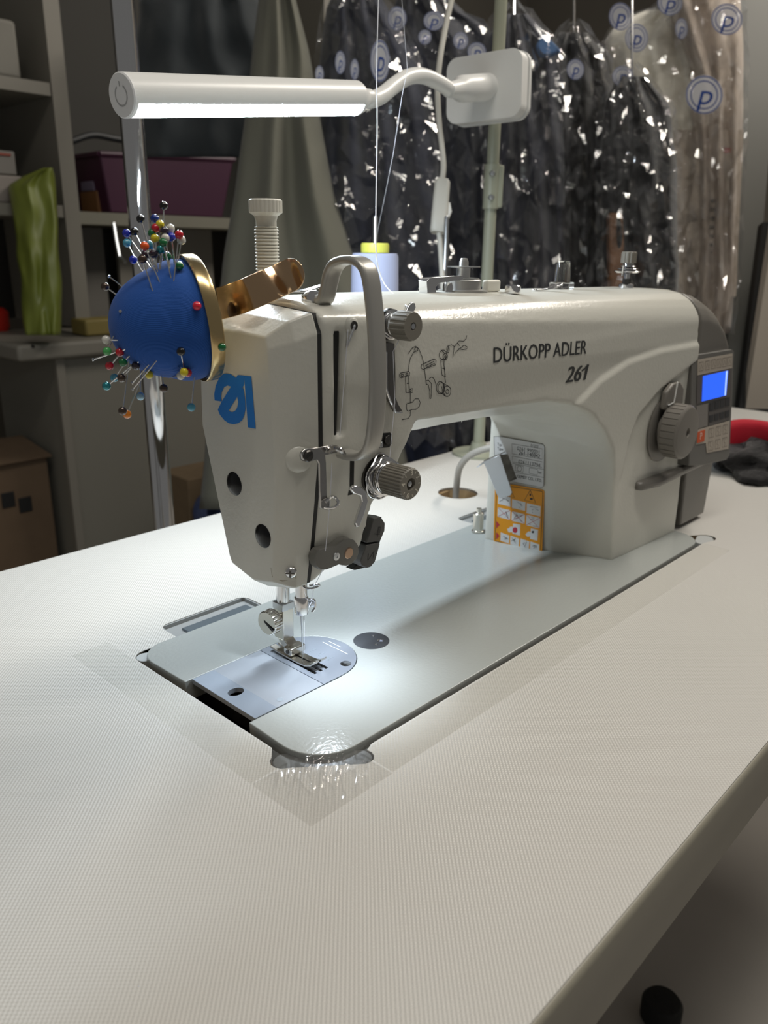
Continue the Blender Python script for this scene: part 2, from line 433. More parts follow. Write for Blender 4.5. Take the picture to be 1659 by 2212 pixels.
mesh('stamp', V, Fc, mat('stamp_grey', (.28, .32, .36), .5), sp, smooth=False)
NPM = mat('needle_plate_steel', (0.42, 0.46, 0.53), 0.30, 0.55)
npo = [(61.1, 59.2), (76, 59.2)]+arc(76, 90, 30.8, -90, 90, 22)[1:]+[(61.1, 120.8)]
slots = [[(x-1.1, 72), (x+1.1, 72), (x+1.1, 101), (x-1.1, 101)] for x in (66.3, 70.9, 75.6)]
nph = [(88+3.6*math.cos(a*math.pi/8), 68+3.6*math.sin(a*math.pi/8)) for a in range(16)]
npl = plate('needle_plate', npo, slots+[nph], BZ+.1, 2.4, NPM, MC)
box('screw', (88, 68, BZ-2), (7, 7, 1.2), NICKEL, npl); box('screw_slot_bar', (88, 68, BZ-1.2), (1.6, 7, .6), DSTEEL, npl)
for x in (66.3, 70.9, 75.6):
    tb = []
    for i in range(7): tb.append(box_g((x, 75+i*3.8, BZ-1.1), (1.7, 1.9, 1.6)))
    V, Fc = join(tb+[box_g((x, 87, BZ-2.3), (1.8, 27, 2))]); mesh('feed_dog', V, Fc, DSTEEL, npl, smooth=False)
mk = []
for i, y in enumerate((80, 88, 96)):
    mk += [box_g((85.5, y, BZ+.2), (6, .35, .05)), box_g((85.5, y+1.6, BZ+.2), (2.2, .3, .05)), box_g((83, y-.9, BZ+.2), (.35, 2, .05))]
V, Fc = join(mk); mesh('engraved_marks', V, Fc, mat('stamp_grey', (.28, .32, .36), .5), npl, smooth=False)
V, Fc = join([box_g((97.5, 88, BZ+.2), (.5, 24, .05)), box_g((101, 92, BZ+.2), (.5, 12, .05))]); mesh('guide_lines', V, Fc, WHITEP, npl, smooth=False)
dp = lathe('bed_cap', [(0, 0), (12.2, 0), (12.2, .5), (11.8, .7), (0, .7)], (122, 78.3, BZ-.3), (0, 0, 1), mat('cap_grey', (.07, .075, .085), .45, .3), MC, n=40)
for dx, dy, r in ((-2.5, -7, 1.1), (5.2, 3.2, 1.1), (3.6, -5, 2.3)):
    lathe('cap_hole', [(0, 0), (r, 0), (r, .25), (r*.55, .1), (0, .1)], (122+dx, 78.3+dy, BZ+.4), (0, 0, 1), CHROME, dp, n=16)

# ---- cast body: arm, head and column lofted as one shell
def lerp(a, b, t): return a+(b-a)*t
def yfront(X, Z):
    y = 48 if X < 130 else 48-19*(X-130)/350
    if X < 140 and Z < 150: y += (150-Z)/78*11.5
    return y
def ztop(X): return 229-5*(X-60)/400
def zface(X): return 216-17*(X-126)/339
# (front X, front Z, back X, back Z); Z None = top edge
prof = [(52, 71, 52, 71), (52, 92, 52, 92), (52, 120, 52, 120), (52, 150, 52, 150), (52, 185, 52, 185)]
prof += [(x, None, x, None) for x in (52, 70, 95, 126, 160, 200, 250, 300, 350, 400, 440, 465, 480)]
prof += [(482, 180, 482, 180), (483, 130, 483, 130), (484, 80, 484, 80), (485, 1, 485, 1)]
prof += [(374, 1, 340, 1), (371, 20, 340, 25), (367, 50, 340, 60), (361, 80, 340, 95), (352, 103, 340, 113), (337, 121, 336, 118), (316, 136, 322, 121),
         (292, 147, 298, 122), (262, 153, 262, 122), (218, 155, 222, 122), (170, 156, 180, 125), (128, 157, 142, 127),
         (122, 146, 126, 132), (115, 133, 118, 128), (104, 114, 108, 114), (97, 112, 98, 112), (91, 84, 92, 84), (66, 78, 66, 78)]
layers = [(0, 0, 0), (1.5, .18, .01), (5, .42, .04), (11, .68, .10), (20, .88, .2), (32, .98, .36), (48, 1.0, .56)]
rings = []
for dy, tf, s in layers:
    rings.append([Vector((lerp(a, c, s), yfront(a, z if z else 200)+dy, (lerp(z, d, s) if z is not None else lerp(zface(a), ztop(a), tf)))) for a, z, c, d in prof])
for y, tf, s in ((112, 1, .75), (130, .9, .93), (140, .65, 1), (146, .2, 1)):
    rings.append([Vector((lerp(a, c, s), y if a > 120 else y-10, (lerp(z, d, s) if z is not None else lerp(zface(a), ztop(a), tf)))) for a, z, c, d in prof])
V = [p for r in rings for p in r]; n = len(prof); Fc = []
for i in range(len(rings)-1):
    for k in range(n): Fc.append((i*n+k, i*n+(k+1) % n, (i+1)*n+(k+1) % n, (i+1)*n+k))
Fc += [tuple(t) for t in tessellate_polygon([[Vector((p.x, 0, p.z)) for p in rings[0]]])]
Fc += [tuple(i+(len(rings)-1)*n for i in t) for t in tessellate_polygon([[Vector((p.x, 0, p.z)) for p in rings[-1]]])]
def remesh(name, V, Fc, vox, iters):
    me = bpy.data.meshes.new(name); me.from_pydata([(Vector(v)/1000)[:] for v in V], [], Fc)
    bm = bmesh.new(); bm.from_mesh(me); bmesh.ops.recalc_face_normals(bm, faces=bm.faces); bm.to_mesh(me); bm.free()
    o = bpy.data.objects.new('tmp', me); COL.objects.link(o)
    md = o.modifiers.new('r', 'REMESH'); md.mode = 'VOXEL'; md.voxel_size = vox/1000
    sm = o.modifiers.new('s', 'SMOOTH'); sm.factor = .5; sm.iterations = iters
    dg = bpy.context.evaluated_depsgraph_get(); dg.update()
    m2 = bpy.data.meshes.new_from_object(o.evaluated_get(dg))
    COL.objects.unlink(o); bpy.data.objects.remove(o)
    return m2
bme = remesh('body', V, Fc, 1.7, 5)
# moulded swoosh steps on the column front and the needle-lever slot in the head
import numpy as np
co = np.empty(len(bme.vertices)*3, np.float32); bme.vertices.foreach_get('co', co); co = co.reshape(-1, 3)*1000
no = np.empty(len(bme.vertices)*3, np.float32); bme.vertex_normals.foreach_get('vector', no); no = no.reshape(-1, 3)
xs1, zs1 = [285, 296, 325, 363, 413, 470, 490], [120, 147, 162, 173, 178, 179, 179]
xs2, zs2 = [371, 376, 387, 421, 475, 490], [60, 104, 126, 145, 162, 166]
X, Z = co[:, 0], co[:, 2]
def sstep(t): t = np.clip(t, 0, 1); return t*t*(3-2*t)
front = sstep((-no[:, 1]-.55)/.3)
c1 = np.interp(X, xs1, zs1); c2 = np.interp(X, xs2, zs2)
d1 = sstep((c1-Z)/5+.5)*(X > 284)*sstep((Z-60)/40)*sstep((X-285)/20); d2 = sstep((c2-Z)/5+.5)*sstep((X-368)/10)*sstep((Z-62)/30)
co[:, 1] += front*(-2.6*d1+3.0*d2)
# take-up lever slot and the relief beside it
sl = sstep((X-61.5)/1.2+.5)*sstep((67-X)/1.2+.5)*sstep((Z-157)/3)*sstep((214-Z)/3)
co[:, 1] += front*9*sl
bme.vertices.foreach_set('co', (co/1000).astype(np.float32).ravel())
bme.materials.clear(); bme.materials.append(PAINT); shade(bme, 180)
body = bpy.data.objects.new('body', bme); link(body, MC)
BODY = BVHTree.FromPolygons([Vector(v.co)*1000 for v in bme.vertices], [tuple(p.vertices) for p in bme.polygons])

# ---- face plate on the end of the head, with its dark gasket line
fp = {30: [(66, 77), (65, 90), (61, 151), (64, 205), (66, 211), (110, 213), (124, 204), (126, 157), (106, 82), (104, 78), (84, 73)],
      39: [(57, 73), (57, 92), (55.5, 151), (53, 209), (57, 219), (116, 222), (131, 207), (131, 157), (111, 78), (107, 73), (82, 67)],
      50: [(60, 71.5), (56.5, 92), (48, 151), (48, 213), (52, 223), (120, 228.5), (134, 207), (134, 157), (113, 76), (109, 71), (82, 66)]}
def fp_loft(xs, inset=0):
    V = []; Fc = []
    for X in xs:
        pts = fp[X]; cx = sum(p[0] for p in pts)/11; cz = sum(p[1] for p in pts)/11
        for y, z in pts: V.append(Vector((X, y+(inset if y < 90 else -inset), z+(inset if z < 140 else -inset))))
    n = 11
    for i in range(len(xs)-1):
        for k in range(n): Fc.append((i*n+k, i*n+(k+1) % n, (i+1)*n+(k+1) % n, (i+1)*n+k))
    Fc += [tuple(range(n)), tuple(range((len(xs)-1)*n, len(xs)*n))]
    return V, Fc
V, Fc = fp_loft((30, 39, 50))
face = mesh('face_plate', V, Fc, PAINT, MC, sharp=180)
md = face.modifiers.new('bevel', 'BEVEL'); md.width = .0011; md.segments = 2; md.limit_method = 'ANGLE'; md.angle_limit = math.radians(9); md.harden_normals = True
FACE = BVHTree.FromPolygons(V, Fc)
fp[49.6] = fp[50]; fp[52.6] = fp[50]
V, Fc = fp_loft((49.6, 52.6), .45); mesh('gasket', V, Fc, BLACK, MC, smooth=False)
# ------------------------------------------------------------------ machine details
def HB(px, py): return hit(BODY, px, py)
def HF(px, py): return hit(FACE, px, py)
# face plate: two plugs, logo, screws, thread-guide boss
for px, py in ((506, 1045), (568, 1158)):
    q, n = HF(px, py)
    lathe('plug', [(0, 1.9), (2.6, 1.75), (5.0, 1.2), (6.6, .4), (7.1, -.4), (7.1, -1)], q, (-1, 0, 0), BLACKG, face, n=28, sharp=180)
LB = mat('logo_blue', hexc('1a78cc'), .4)
C5 = lambda pts: crop(420, 600, 5.53, pts)
V, Fc = poly_px(FACE, [C5(p) for p in (
    [(245, 1465), (240, 1390), (258, 1290), (300, 1195), (345, 1150), (385, 1142), (440, 1152), (500, 1195), (440, 1300), (400, 1287), (360, 1305), (330, 1365), (322, 1420), (330, 1478)],
    [(500, 1195), (522, 1160), (602, 1167), (596, 1280), (515, 1420), (410, 1590), (283, 1575), (330, 1478), (440, 1300)],
    [(283, 1575), (310, 1640), (360, 1700), (410, 1737), (470, 1750), (530, 1738), (575, 1700), (600, 1640), (613, 1570), (610, 1460), (594, 1345), (578, 1305), (515, 1420), (527, 1490), (515, 1550), (490, 1590), (455, 1606), (410, 1590)],
    [(598, 1167), (683, 1178), (735, 1803), (643, 1786)])], .25)
mesh('logo', V, Fc, LB, face, smooth=False)
q, n = HF(628, 1236); V_ = Vector((-.75, -.65, 0))
lathe('screw', [(0, 2.2), (2.2, 2.0), (3.2, 1.0), (3.4, -1)], q, V_, CHROME, face, n=20, sharp=60)
V, Fc = join([box_g(q+V_*2.1, (5, .8, .6), frame_m := Matrix.Rotation(math.radians(-50), 3, 'Z')), box_g(q+V_*2.1, (.9, .9, 4.6))]); mesh('screw_slot', V, Fc, DSTEEL, face, smooth=False)
V, Fc = poly_px(FACE, [[(585, 1226), (636, 1224), (640, 1250), (610, 1256), (588, 1246)]], .12); mesh('screw_recess', V, Fc, mat('recess_shade', (.30, .27, .20), .5, vary=(300, .4)), face, smooth=False)  # flat patch: the recess's shade painted as a darker enamel colour
q, n = HF(650, 992)
lathe('guide_boss', [(0, 3.4), (3.5, 3.2), (6.5, 2.0), (8, .2), (8.6, -2)], q+Vector((0, 1.2, 0)), (-.45, -.9, 0), PAINT, face, n=28, sharp=180)

# T shaped thread guide on the head
YB = 41.0
def pl(Y, pts): return [ony(Y, x, y) for x, y in pts]
tg = prism('thread_guide', pl(YB, [(652, 978), (659, 970), (690, 966), (722, 961), (733, 965), (729, 979), (703, 984), (705, 1000), (707, 1072), (714, 1084), (712, 1097), (692, 1099), (692, 1050), (690, 1002), (684, 994), (664, 998), (654, 993)]), (0, 1.6, 0), mat('gun_chrome', (.45, .44, .43), .16, 1.0), MC, bevel=.5)
lathe('screw', [(0, 1.2), (2.6, 1.1), (3.2, .4), (3.2, -3)], ony(YB, 666, 985), (0, -1, 0), DSTEEL, tg, n=24)
box('screw_slot', ony(YB-1.3, 666, 985), (5.6, .5, .8), BLACK, tg, R=Matrix.Rotation(math.radians(-25), 3, 'Y'))
c = ony(YB-1, 714, 1086)
tube('eyelet', [c+Vector((5.2*math.cos(a), 1.2*math.sin(a*2), 3.0*math.sin(a))) for a in [math.radians(t) for t in range(-150, 160, 20)]], .9, CHROME, tg, n=8)
tube('hook', [ony(YB-1, 712, 975), ony(YB-5, 722, 968), ony(YB-9, 735, 972), ony(YB-6, 742, 980)], 1.5, mat('gun_chrome', (.45, .44, .43), .16, 1.0), tg, n=8, smooth_k=5)

# grey finger guard looping over the take-up lever
GX = 66
gp = [(690, 655), (702, 648), (711, 615), (719, 585), (733, 567), (760, 561), (784, 569), (799, 595), (808, 660), (814, 740), (816, 830), (812, 910), (803, 962), (786, 983), (760, 984), (742, 979)]
pts = [onx(GX, x, y) for x, y in gp]
pts[0] = Vector((GX, pts[0].y, max(pts[0].z, ztop(66)))); 
guard = tube('finger_guard', pts, 1, mat('guard_grey', (.46, .45, .42), .36, .6), MC, prof=rprof(4.2, 11, 1.9), smooth_k=5, up=(0, 0, 1))
q, n = HB(676, 652)
if q is None: q = Vector((60, 85, ztop(60)))
sc = lathe('guard_screw', [(0, 3.0), (3, 2.6), (5, 1.2), (5.4, 0), (5.4, -2)], pts[0]+Vector((-3, 3, 1.0)), (-.2, 0, 1), CHROME, guard, n=24)

# main thread tension unit
P0, n0 = HB(812, 1026)
yk = onx(P0.x, 888, 1047).y; L_ = P0.y-yk
ten = lathe('thread_tension', [(0, 0), (12, 0), (12, 2), (5, 2.4), (5, L_-16)], P0, (0, -1, 0), DSTEEL, MC, n=32)
for h, r in ((3.5, 11.6), (6.0, 12.0), (8.0, 11.2)):
    lathe('tension_disc', [(3, h), (r-2, h-.4), (r, h+.4), (r-1.5, h+.9), (3, h+.7)], P0, (0, -1, 0), CHROME, ten, n=36, sharp=60)
def spring(P, h0, h1, r0, r1, turns, wire, name, par, m=CHROME):
    N = int(turns*16); pts = []
    for i in range(N+1):
        t = i/N; a = 2*math.pi*turns*t; r = lerp(r0, r1, t); pts.append(P+Vector((r*math.cos(a), -lerp(h0, h1, t), r*math.sin(a))))
    tube(name, pts, wire, m, par, n=6)
spring(P0, 8.5, L_-17, 9.6, 5.5, 4.5, .75, 'tension_spring', ten)
for k, (rr, wv, h) in enumerate(((12.6, .9, 4.5), (12.0, 1.0, 7.2))):
    tube('wire_ring', [P0+Vector(((rr+wv*math.sin(5*a))*math.cos(a), -h-1.2*math.sin(3*a+k), (rr+wv*math.sin(5*a))*math.sin(a))) for a in [math.radians(t) for t in range(0, 361, 10)]], .55, CHROME, ten, n=6)
KR = 9.3
knob = lathe('tension_knob', [(3, L_-17), (KR-.6, L_-17), (KR, L_-16.4), (KR, L_-1), (KR-.8, L_), (3.6, L_), (3.4, L_-2.5), (0, L_-2.5)], P0, (0, -1, 0), KNOBP, ten, n=120, ribs=(2, 3, .45, 4), sharp=25)
lathe('spindle', [(0, L_-.6), (1.6, L_-.8), (1.9, L_-2.5)], P0, (0, -1, 0), STEEL, knob, n=16)
LET = mat('dial_print', (.70, .66, .56), .6)
for ch, ang in (('3', 88), ('2', 32), ('1', -42), ('0', -112), ('4', 172)):
    a = math.radians(ang); d = Vector((math.cos(a), 0, math.sin(a)))
    text_on('dial_number', ch, P0+d*6.5+Vector((0, -L_, 0)), d.cross(Vector((0, 1, 0)))*-1 if False else Vector((math.sin(a), 0, -math.cos(a))), d, (0, -1, 0), 4.4, LET, knob, off=.08, bold=.2)
tk = []
for ang in (60, 130, -5, -80, 215):
    a = math.radians(ang); d = Vector((math.cos(a), 0, math.sin(a)))
    tk.append(box_g(P0+d*7+Vector((0, -L_-.05, 0)), (.35, .06, 1.6), Matrix.Rotation(math.radians(90-ang), 3, 'Y')))
V, Fc = join(tk); mesh('dial_ticks', V, Fc, LET, knob, smooth=False)
# take-up spring blade and its slot
V, Fc = poly_px(BODY, [[(756, 990), (765, 991), (764, 1046), (761, 1068), (751, 1070), (755, 1052)]], .15); mesh('slot_shade', V, Fc, BLACK, MC, smooth=False)  # flat black patch paints the dark of the slot onto the head
prism('check_spring_blade', pl(40, [(757, 1056), (767, 1049), (780, 1051), (792, 1062), (796, 1082), (787, 1112), (777, 1138), (771, 1139), (769, 1130), (777, 1105), (784, 1085), (780, 1071), (765, 1066)]), (0, 2.2, 0), CHROME, MC, bevel=.5)

# upper pre-tension
P1, n1 = HB(838, 700)
yk1 = onx(P1.x, 893, 712).y; L1 = P1.y-yk1
pt = lathe('pre_tension', [(0, 0), (8.5, 0), (8.5, 1.4), (4, 1.8), (4, L1-10)], P1, (0, -1, 0), DSTEEL, MC, n=28)
for h, r in ((3.0, 8.3), (5.0, 7.6)):
    lathe('tension_disc', [(3, h), (r-1.5, h-.3), (r, h+.3), (r-1.2, h+.8), (3, h+.6)], P1, (0, -1, 0), CHROME, pt, n=32, sharp=60)
spring(P1, 5.5, L1-10, 6.3, 4.2, 3, .6, 'tension_spring', pt)
k1 = lathe('tension_knob', [(2.5, L1-11), (7.4, L1-11), (7.9, L1-10), (7.9, L1-1), (7.3, L1), (2.2, L1), (2.0, L1-.8), (0, L1-.8)], P1, (0, -1, 0), KNOBP, pt, n=96, ribs=(2, 3, .5, 6), sharp=25)
lathe('spindle', [(0, L1+.1), (1.5, L1), (1.8, L1-1)], P1, (0, -1, 0), STEEL, k1, n=14)
prism('guide_tab', pl(P1.y-5, [(868, 690), (876, 678), (884, 660), (890, 653), (897, 655), (899, 664), (894, 676), (893, 692), (884, 698)]), (0, 1.4, 0), CHROME, pt, bevel=.4)
# long pressed-steel thread guide below it
lg = prism('long_thread_guide', pl(43.5, [(833, 738), (853, 741), (855, 800), (855, 858), (862, 875), (869, 886), (868, 892), (856, 891), (843, 866), (834, 842)]), (0, 3, 0), mat('gun_chrome_dark', (.22, .21, .20), .25, 1.0), MC, bevel=.5)
tube('guide_rim', pl(42.8, [(834, 760), (834, 840), (843, 866), (855, 890), (868, 891)]), .7, CHROME, lg, n=6)
# take-up lever eye and its screw
q, n = HB(758, 703)
pv = lathe('lever_pivot', [(0, 2.4), (3.4, 2.2), (4.4, 1.0), (4.6, -2)], q, (0, -1, 0), PAINT, MC, n=24, sharp=60)
lathe('screw', [(0, 1.0), (.9, 1.0), (1.0, 2.8), (2.4, 2.7), (2.7, 2.0)], q, (0, -1, 0), DSTEEL, pv, n=18)
box('slot_shade', (63.2, 56.0, 186), (5, 11, 58), BLACK, MC, R=Matrix.Rotation(math.radians(2.5), 3, 'Y'))  # black box set into the groove to colour its inside dark
prism('take_up_lever', [Vector((68, 47, 204)), Vector((71, 45, 213)), Vector((73.5, 45.5, 217)), Vector((70, 48, 212))], (2, 0, 0), CHROME, MC, bevel=.4)
# inspection window with dark screw
wq, wn = HB(828, 950)
V, Fc = poly_px(BODY, [[(816, 942), (824, 936), (842, 934), (847, 940), (846, 958), (840, 966), (816, 968)]], .2); mesh('window_recess', V, Fc, BLACK, MC, smooth=False)
q, n = HB(836, 950); lathe('window_screw', [(0, 1.6), (2.6, 1.4), (3.0, .6), (3.0, -1)], q, (0, -1, 0), DSTEEL, MC, n=20)
q, n = HB(821, 960); box('window_catch', q+Vector((0, -.8, 0)), (2.4, 1, 3.2), STEEL, MC, bevel=.3)

# grey needle-thread clamp with two screws
C2 = lambda pts: crop(600, 1080, 5.53, pts)
q, n = HB(730, 1200); YC = q.y-7
cl = prism('thread_clamp', pl(YC, C2([(445, 715), (452, 650), (480, 605), (520, 585), (690, 548), (735, 512), (790, 468), (850, 458), (915, 480), (960, 540), (972, 620), (945, 700), (890, 760), (820, 788), (770, 783), (735, 772), (660, 805), (580, 835), (515, 838), (465, 795)])), (0, 5.5, 0), GREYP, MC, bevel=1.0)
prism('clamp_back', pl(YC+6, C2([(405, 700), (440, 600), (520, 560), (640, 530), (700, 470), (780, 425), (860, 430), (900, 600), (700, 740), (450, 760)])), (0, 4, 0), DGREYP, cl, bevel=.8)
q2 = pl(YC, C2([(698, 675)]))[0]; lathe('screw', [(0, .3), (.8, .3), (.9, .7), (2.3, .6), (2.5, 0)], q2, (0, -1, 0), STEEL, cl, n=18)
q2 = pl(YC, C2([(848, 635)]))[0]; lathe('copper_pin', [(0, .6), (3.0, .55), (3.4, .2), (3.4, -.4)], q2, (0, -1, 0), mat('copper', (.52, .36, .26), .35, .9), cl, n=20)
# two backtack buttons
b1 = prism('backtack_button', pl(YC+6, C2([(1140, 225), (1185, 205), (1245, 215), (1285, 275), (1280, 370), (1228, 494), (1055, 516), (1100, 370)])), (0, 9, 0), DGREYP, MC, bevel=1.6)
b2_ = prism('stitch_button', pl(YC+6, C2([(1060, 540), (1215, 507), (1225, 525), (1165, 740), (1115, 800), (1060, 815), (1003, 790), (985, 735)])), (0, 9, 0), DGREYP, MC, bevel=1.6)
prism('button_bracket', pl(YC+13, C2([(1140, 190), (1240, 205), (1220, 500), (1120, 790), (920, 838), (880, 828), (1000, 740), (1060, 420)])), (0, 5, 0), BLACK, MC)
def stroke(name, plane_y, polys, w, m_, par):
    parts = []
    for pts in polys:
        P = pl(plane_y, pts)
        V = []
        for i, p in enumerate(P):
            t = (P[min(i+1, len(P)-1)]-P[max(i-1, 0)]).normalized(); s = t.cross(Vector((0, 1, 0)))*(w/2); V += [p-s, p+s]
        parts.append((V, [(2*i, 2*i+1, 2*i+3, 2*i+2) for i in range(len(P)-1)]))
    V, Fc = join(parts); return mesh(name, V, Fc, m_, par, smooth=False)
stroke('icon', YC+5.85, [C2(p) for p in ([(1155, 405), (1190, 412), (1225, 408)], [(1190, 360), (1192, 440)], [(1205, 330), (1200, 400)], [(1225, 325), (1220, 395)], [(1200, 330), (1230, 322)])], .45, INK, b1)
stroke('icon', YC+5.85, [C2(p) for p in ([(1075, 720), (1085, 640)], [(1080, 720), (1150, 615)], [(1150, 615), (1140, 700)])], .45, INK, b2_)

# presser bar, foot, needle
PB = Vector((72, 109, 0)); NB = Vector((71, 90, 0))
lathe('presser_bar', [(4.4, 36), (4.4, 80)], PB, (0, 0, 1), CHROME, MC, n=24)
foot = box('presser_foot', PB+Vector((0, 0, 25)), (9, 9, 24), NICKEL, MC, bevel=.6)
box('clamp_block', PB+Vector((0, 0, 36)), (10, 10, 5), STEEL, foot, bevel=.5)
ts = lathe('thumb_screw', [(2.4, 0), (2.4, 5), (7.6, 5), (8.1, 5.8), (8.1, 11), (7.4, 11.8), (0, 11.8)], PB+Vector((-3.5, 0, 28)), (-1, -.12, 0), NICKEL, foot, n=96, ribs=(3, 4, .45, 4), sharp=30)
box('screw_slot', PB+Vector((-15.2, -1.4, 28)), (.6, 1.4, 13.5), BLACK, ts, R=Matrix.Rotation(math.radians(-62), 3, 'X'))
prism('foot_shank', [Vector((68.2, 113, 14)), Vector((68.2, 105, 14)), Vector((68.2, 98.5, 9)), Vector((68.2, 97, 5.5)), Vector((68.2, 102, 5.5)), Vector((68.2, 108, 9))], (7.6, 0, 0), NICKEL, foot, bevel=.5)
box('foot_hinge', (72, 99, 8), (12.5, 7.5, 5), NICKEL, foot, bevel=.8)
lathe('hinge_pin', [(0, 0), (1.3, 0), (1.3, .5), (0, .6)], (65.7, 98.5, 8), (-1, 0, 0), DSTEEL, foot, n=14)
# sole: plate with upturned split toe
def sole():
    parts = []
    for x0, x1 in ((65.6, 70.4), (71.9, 76.6)):
        prof_ = [(116, 4.4), (110, 3.5), (100, 3.2), (88, 3.2), (82, 3.7), (77, 5.6), (73.5, 8.6)]
        V = []
        for y, z in prof_:
            V += [Vector((x0, y, z)), Vector((x1, y, z)), Vector((x1, y, z+1.5)), Vector((x0, y, z+1.5))]
        n = len(prof_); Fc = [(0, 1, 2, 3), tuple(range(4*n-4, 4*n))]
        for i in range(n-1):
            for k in range(4): Fc.append((4*i+k, 4*i+(k+1) % 4, 4*i+4+(k+1) % 4, 4*i+4+k))
        parts.append((V, Fc))
    parts.append(box_g((71.1, 104, 4.2), (9, 14, 2.0)))
    return join(parts)
V, Fc = sole(); mesh('foot_sole', V, Fc, NICKEL, foot, bevel=.3)
lathe('needle_bar', [(3.9, 44), (3.9, 82)], NB, (0, 0, 1), CHROME, MC, n=24)
nc = lathe('needle_clamp', [(2.0, 35.5), (4.3, 36.5), (4.6, 38), (4.6, 47), (4.0, 48.2), (3.7, 48.2)], NB, (0, 0, 1), CHROME, MC, n=24)
lathe('clamp_screw', [(1.3, 0), (1.3, 5.2), (2.6, 5.4), (2.7, 8), (0, 8.2)], NB+Vector((0, 0, 42)), (1, -.3, 0), STEEL, nc, n=18)
tube('needle_thread_hook', [NB+Vector((3, -3, 46)), NB+Vector((6, -5, 45)), NB+Vector((6.5, -5.4, 40)), NB+Vector((4.5, -4.6, 37))], .8, CHROME, nc, n=8, smooth_k=4)
lathe('needle', [(.05, 1.0), (.35, 4), (.45, 10), (.5, 24), (.95, 30), (1.0, 38)], NB, (0, 0, 1), STEEL, MC, n=12)
tube('bar_thread_guide', [ony(82, 652, 1262), ony(76, 662, 1270), ony(73, 676, 1271), ony(72, 689, 1265), ony(72, 684, 1262), ony(74, 668, 1265)], .8, mat('gun_chrome', (.45, .44, .43), .16, 1.0), MC, n=8, smooth_k=4)
lathe('bar_bushing', [(4.2, 66), (5.4, 66), (5.4, 72), (4.2, 72)], NB, (0, 0, 1), mat('brass_bushing', (.55, .40, .20), .3, 1), MC, n=24)

# lettering on the arm
def arm_text(name, body_, pL, pR, capmm, m_, shear=0.0, bold=0.0, spacing=1.0):
    a, _ = HB(*pL); b, _ = HB(*pR); u = (b-a); Ln = u.length; u.normalize()
    V, Fc = text_pts(body_, 1.0, 'LEFT', shear, spacing)
    x0 = min(v[0] for v in V); x1 = max(v[0] for v in V); y0 = min(v[1] for v in V); y1 = max(v[1] for v in V if True)
    ycap = [v[1] for v in V]
    sx = Ln/(x1-x0); P = []
    base = text_pts('H', 1.0, 'LEFT')[0]; hc = max(v[1] for v in base)-min(v[1] for v in base); yb = min(v[1] for v in base); sy = capmm/hc
    for x, y, z in V:
        p = a+u*((x-x0)*sx)+Vector((0, 0, 1))*((y-yb)*sy)
        l, nn = cast(BODY, (p.x, p.y-30, p.z), (0, 1, 0)); P.append(l+Vector((0, -.3, 0)))
    k = len(P)
    if bold: Fc = Fc+[tuple(i+k for i in f) for f in Fc]; P = P+[p+u*bold+Vector((0, -.02, 0)) for p in P]
    return mesh(name, P, Fc, m_, MC, recalc=False, smooth=False)
LETK = mat('arm_lettering', (.035, .037, .038), .45)
arm_text('maker_name', 'D\u00dcRKOPP ADLER', (1065, 784), (1265, 764), 9.6, LETK, bold=.42)
arm_text('model_number', '261', (1220, 827), (1265, 820), 11.2, LETK, shear=.12, bold=1.1)
V, Fc = ribbon_px(BODY, [[(1256, 801), (1262, 797), (1267, 791)]], 1.5, .33); mesh('model_number_flag', V, Fc, LETK, MC, recalc=False, smooth=False)
# threading diagram printed on the arm
C3 = lambda pts: crop(640, 530, 3.318, pts)
dg_ = [
 [(800, 775), (830, 735), (852, 723), (875, 740), (900, 800), (912, 850), (918, 900), (930, 990)],
 [(803, 905), (805, 860), (815, 810), (840, 765), (865, 755)], circle2(858, 745, 12, 14, 10),
 [(895, 855), (985, 815), (1000, 825), (998, 855), (905, 890), (893, 880), (895, 855)], [(920, 865), (985, 832), (990, 845), (930, 875)],
 [(738, 925), (745, 915), (805, 903), (812, 915), (810, 930), (750, 950), (740, 945), (738, 925)], circle2(757, 932, 9, 9, 8), circle2(790, 922, 9, 8, 8),
 [(780, 940), (785, 1055), (830, 1055), (830, 1025), (808, 1030), (803, 935)], [(790, 990), (805, 988)], circle2(815, 1040, 8, 7, 8),
 [(815, 1055), (815, 1130)],
 [(790, 1135), (830, 1125), (850, 1100), (875, 1100), (886, 1125), (880, 1155), (855, 1175), (830, 1175), (800, 1188), (790, 1180), (787, 1150), (790, 1135)],
 [(815, 1185), (818, 1215), (800, 1240), (755, 1250)],
 [(928, 970), (930, 995), (945, 1000), (955, 1050), (955, 1095), (962, 1100), (967, 1060), (965, 990), (945, 965), (928, 970)],
 [(950, 955), (970, 943), (985, 955), (1000, 1000)],
 circle2(1030, 1020, 28, 45, 16), circle2(1037, 1022, 24, 38, 16), circle2(1080, 1045, 26, 38, 16), circle2(1080, 1048, 11, 16, 10),
 [(1045, 985), (1085, 1008)], [(1035, 1058), (1070, 1082)], [(1050, 1000), (1062, 1050)], [(1040, 1010), (1050, 1065)],
 [(1068, 985), (1063, 940), (1063, 820)],
 circle2(1050, 785, 28, 35, 16), circle2(1066, 797, 16, 22, 12), circle2(1066, 799, 6, 8, 8), [(1040, 755), (1062, 775)], [(1035, 815), (1058, 820)],
 [(1033, 820), (1038, 880), (1043, 930), (1070, 942), (1065, 920), (1055, 860), (1052, 825)], [(1043, 880), (1058, 885)],
 [(1082, 760), (1090, 720), (1110, 713), (1130, 725)],
 [(1130, 725), (1120, 800), (1145, 760), (1200, 715), (1225, 730), (1220, 742), (1190, 748), (1160, 740)], [(1130, 725), (1165, 685), (1195, 688), (1215, 670), (1220, 645)], [(1150, 700), (1170, 720)], circle2(1085, 745, 9, 25, 8),
]
